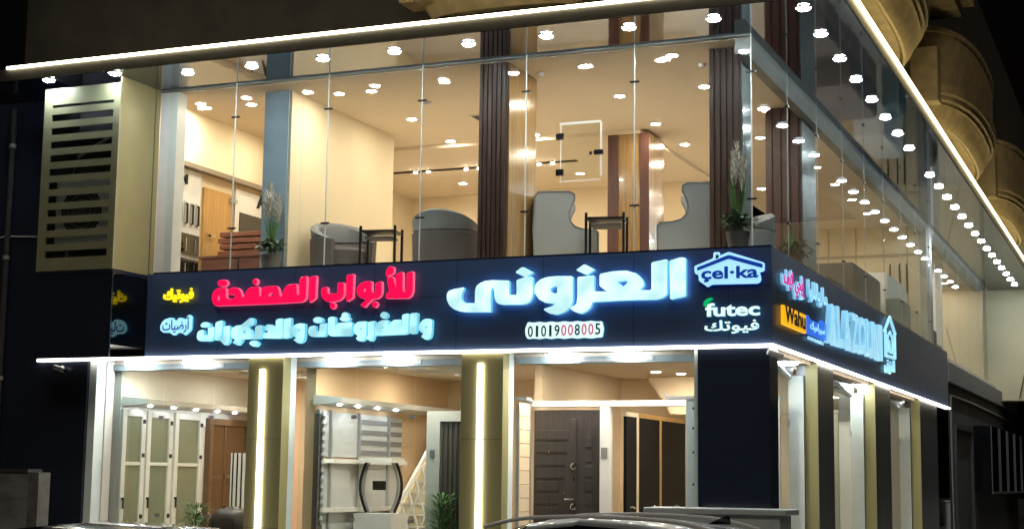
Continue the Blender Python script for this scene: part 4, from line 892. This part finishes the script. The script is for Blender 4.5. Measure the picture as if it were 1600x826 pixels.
for i, (a, b) in enumerate(zip(ydd[:-1], ydd[1:])):
    t = thing("display_door", ["dark display door nearest the window in the right bay row", "dark display door in the middle of the right bay row", "dark display door farthest back in the right bay row"][i], "door", (-2.3, a, GF), "dark doors lined up in the right bay")
    B(-2.32, a + .05 + (.45 if i == 0 else 0), GF, -2.28, b - .05, 2.50).build("leaf", mat("dark slate laminate", (.004, .004, .005), .6, var=.2, spec=.15), t)
    MB().box(-2.33, b - .05, GF, -2.27, b + .03, 2.56).box(-2.33, a + (.45 if i == 0 else 0), 2.50, -2.27, b - .05, 2.56).build("frame", m_wood if i else m_beige, t)
    MB().tube([(-2.27, a + .6, 1.30), (-2.24, a + .65, 1.31), (-2.24, a + .8, 1.28)], .012).build("handle", m_steel, t)

# ------------------------------------------------------------------ street things
cb = thing("utility_cabinet", "low grey metal cabinet standing on the pavement before the black pillar", "cabinet", (-.3, -1.5, .13))
B(-1.05, -1.52, .13, .42, -.95, 1.29).build("body", m_cab, cb, bevel=.012)
B(-1.12, -1.58, 1.293, .50, -.90, 1.36).build("lid", m_cab, cb, bevel=.015)
MB().box(-1.02, -1.535, .25, -.36, -1.522, 1.25).box(-.34, -1.535, .25, .32, -1.522, 1.25).build("door", m_cab, cb, bevel=.004)
MB().box(-.40, -1.56, .75, -.38, -1.536, .9).build("handle", m_iron, cb)
mw = tag(None or B(-13.5, -1.25, 0.134, -9.98, -1.0, 1.655).build("low_wall", m_marble), "low grey veined stone wall at the far left of the shop", "wall")
B(-13.5, -1.28, 1.657, -9.98, -.98, 1.70).build("coping", m_dark, mw)
B(-10.0 + .023, -1.24, .134, -9.82, -1.0, 1.655).build("end_pier", mat("darker stone", (.11, .11, .11), .5, var=.3), mw)
def camera_body(label, loc, rz):
    t = thing("security_camera", label, "security camera")
    MB().tube([(0, 0, 0), (0, -.06, -.02)], .025).build("mount", m_acw, t)
    MB().tube([(-.09, -.09, .0), (.09, -.09, -.05)], .035, 12).build("housing", m_acw, t, smooth=True)
    MB().tube([(.091, -.09, -.05), (.10, -.09, -.052)], .028, 12).build("lens", m_blackglass, t)
    place(t, loc, rz)
camera_body("small pale security camera under the left end of the sign light strip", (-10.5, -.005, 3.18), R(0))
camera_body("small security camera hanging at the corner below the sign band", (.0, -.02, 3.20), R(35))
cbk = tag(MB().tube([(1.6, 28.15, 4.3), (2.6, 28.1, 4.02), (4.2, 27.9, 4.25)], .03).tube([(1.0, 28.15, 6.2), (.7, 28.12, 5.0), (.5, 28.1, 4.1)], .015).build("cable", m_iron, smooth=True), "dark cable drooping along the pale end wall", "cable")
dpp = thing("drain_pipe", "dark drain pipe running down the black wall at the far left", "pipe", (-11.6, -.06, .13))
MB().tube([(-11.6, -.06, .14), (-11.6, -.06, 7.1)], .045, 12).build("pipe", m_dark, dpp, smooth=True)
for z in (1.2, 3.0, 4.8, 6.5): MB().lathe([(.055, 0), (.055, .06)], (-11.6, -.06, z), 14).build("collar", m_alug, dpp)
tag(MB().tube([(-13.5, -.03, 5.2), (-12.6, -.04, 5.05), (-11.66, -.03, 5.16), (-10.6, -.03, 5.1)], .012, 6).build("cable", m_cab, smooth=True), "thin grey cable slung across the black wall at the far left", "cable")
tag(MB().tube([(-.03, 17.0, .2), (-.03, 17.0, 3.6), (-.03, 21.0, 3.62), (-.03, 31, 3.55)], .03, 8).build("conduit", m_alug, smooth=True), "grey conduit along the dark wall below the stone ledge", "pipe")
bx = thing("white_box", "pale box on the pavement at the far right edge", "box", (.9, 30, .13))
B(.6, 30.0, .13, 1.8, 30.8, 1.15).build("body", m_cab, bx, bevel=.02); B(.56, 29.96, 1.153, 1.84, 30.84, 1.2).build("lid", m_cab, bx)
nb = thing("dark_building", "unlit dark building across the side street at the far right", "building", (10, 40, 0))
B(6, 42, 0, 30, 60, 12).build("wall", m_dark, nb)
for x in (9, 14, 19): B(x, 41.9, 4, x + 1.5, 41.997, 6).build("window", m_blackglass, nb)
nb = thing("dark_building", "unlit dark building beyond the left end of the shop", "building", (-20, 2, 0))
B(-34, 1.5, 0, -13.61, 16, 7.5).build("wall", m_dark, nb)
for x in (-18, -22, -26): B(x, 1.4, 3.5, x + 1.5, 1.497, 5).build("window", m_blackglass, nb)

# ------------------------------------------------------------------ parked cars
def car(label, paint, L, W, H, suv, loc, rz=0):
    t = thing("parked_car", label, "car")
    # stations along x (front at -L/2): x, half width, belt z, roof z, roof half width
    h = L / 2; b = .62 * H; w = W / 2
    S = [(-h, w * .72, .50 * H, .50 * H, w * .6), (-h + .12, w * .90, .56 * H, .57 * H, w * .74), (-h + .6, w * .98, .61 * H, .62 * H, w * .80), (-h + 1.15, w, .64 * H, .67 * H, w * .82),
         (-h + 1.35, w, .65 * H, .735 * H, w * .78), (-h + 1.75, w, .655 * H, .90 * H, w * .70), (-h + 2.05, w, .655 * H, .97 * H, w * .66), (-h + 2.4, w, .66 * H, .995 * H, w * .655), (0.25, w, .66 * H, H, w * .65), (.65, w, .665 * H, .985 * H, w * .645)]
    if suv: S += [(h - 1.25, w, .67 * H, .965 * H, w * .64), (h - .75, w * .99, .68 * H, .925 * H, w * .63), (h - .42, w * .98, .69 * H, .80 * H, w * .64), (h - .22, w * .95, .66 * H, .69 * H, w * .66), (h - .03, w * .86, .55 * H, .56 * H, w * .6)]
    else: S += [(h - 1.55, w, .67 * H, .94 * H, w * .63), (h - 1.1, w * .99, .67 * H, .83 * H, w * .64), (h - .75, w * .98, .67 * H, .72 * H, w * .70), (h - .25, w * .95, .65 * H, .68 * H, w * .70), (h - .02, w * .86, .52 * H, .53 * H, w * .6)]
    vs = []; fs = []; ms = []; K = 13
    for x, hw, bz, rz_, rw in S:
        half = [(hw * .86, .22), (hw, .38), (hw * 1.0, .5 * (bz + .4)), (hw * .975, bz), (rw * 1.03, rz_ - min(.06, (rz_ - bz) * .35)), (rw * .88, rz_ - .018)]
        pts = half + [(0, rz_)] + [(-y, z) for y, z in half[::-1]]
        vs += [(x, y, z) for y, z in pts]
    for i in range(len(S) - 1):
        for j in range(K - 1): fs.append((i * K + j, (i + 1) * K + j, (i + 1) * K + j + 1, i * K + j + 1)); ms.append((i, j))
        fs.append((i * K + K - 1, (i + 1) * K + K - 1, (i + 1) * K, i * K)); ms.append((i, 99))
    fs += [tuple(range(K)), tuple(range((len(S) - 1) * K, len(S) * K))]
    mb = MB().add(vs, fs)
    for q, (i, j) in enumerate(ms):
        cab = 4 <= i <= (11 if suv else 10)
        if cab and j in (3, 8) and 4 < i < len(S) - 4: mb.m[q] = 1
        if i in (4, 5) and 3 < j < 8: mb.m[q] = 1
        if i == len(S) - 4 and 3 < j < 8: mb.m[q] = 1
        if not suv and 5 <= i <= 7 and 3 <= j <= 8: mb.m[q] = 1
    mb.build("body", [paint, m_blackglass], t, smooth=True)
    for x in (-h + .82, h - .85):
        for s in (-1, 1):
            wh = MB().tube([(x, s * (w - .20), .32), (x, s * (w + .01), .32)], .32, 28).build("wheel", m_tyre, t)
            MB().tube([(x, s * (w + .012), .32), (x, s * (w + .02), .32)], .21, 20).build("rim", m_alu, wh)
    for s in (-1, 1):
        B(-h + .02, s * w * .55 - .14, .44 * H, -h + .16, s * w * .55 + .14, .51 * H).build("headlight", m_lampw, t, bevel=.01)
        B(h - .12, s * w * .62 - .14, .50 * H, h + .0, s * w * .62 + .14, .60 * H).build("tail_light", m_lampr, t, bevel=.01)
        B(-h + 1.55, s * (w + .02), .66 * H, -h + 1.72, s * (w + .18), .74 * H).build("mirror", paint, t, bevel=.02)
    if suv:
        for s in (-1, 1):
            y = s * w * .60
            xs = [-.42 + i * 1.62 / 14 for i in range(15)]
            rl = []
            for i, x in enumerate(xs):
                e = min(1, i / 3, (14 - i) / 3); rl.append((x, y, H - .046 + .040 * math.sin(e * math.pi / 2) - .045 * ((x - .365) / .8) ** 2))
            MB().tube(rl, .013, 8).build("roof_rail", m_rail, t, smooth=True)
        MB().prism([(.98, H - .05), (1.13, H - .05), (1.125, H + .005), (1.10, H + .005)], -.02, .02, 'y').build("antenna_fin", m_blackglass, t)
    B(-h - .01, -.25, .38, -h + .02, .25, .48).build("number_plate", m_white, t)
    return place(t, loc, rz)
car("silver grey crossover with roof rails parked in front of the door bay", m_paintS, 4.3, 1.80, 1.42, True, (.52, -8.3, .0))
car("dark sedan with a black glass roof parked at the lower left", m_paintD, 4.5, 1.78, 1.395, False, (-1.24, -11.5, .0))
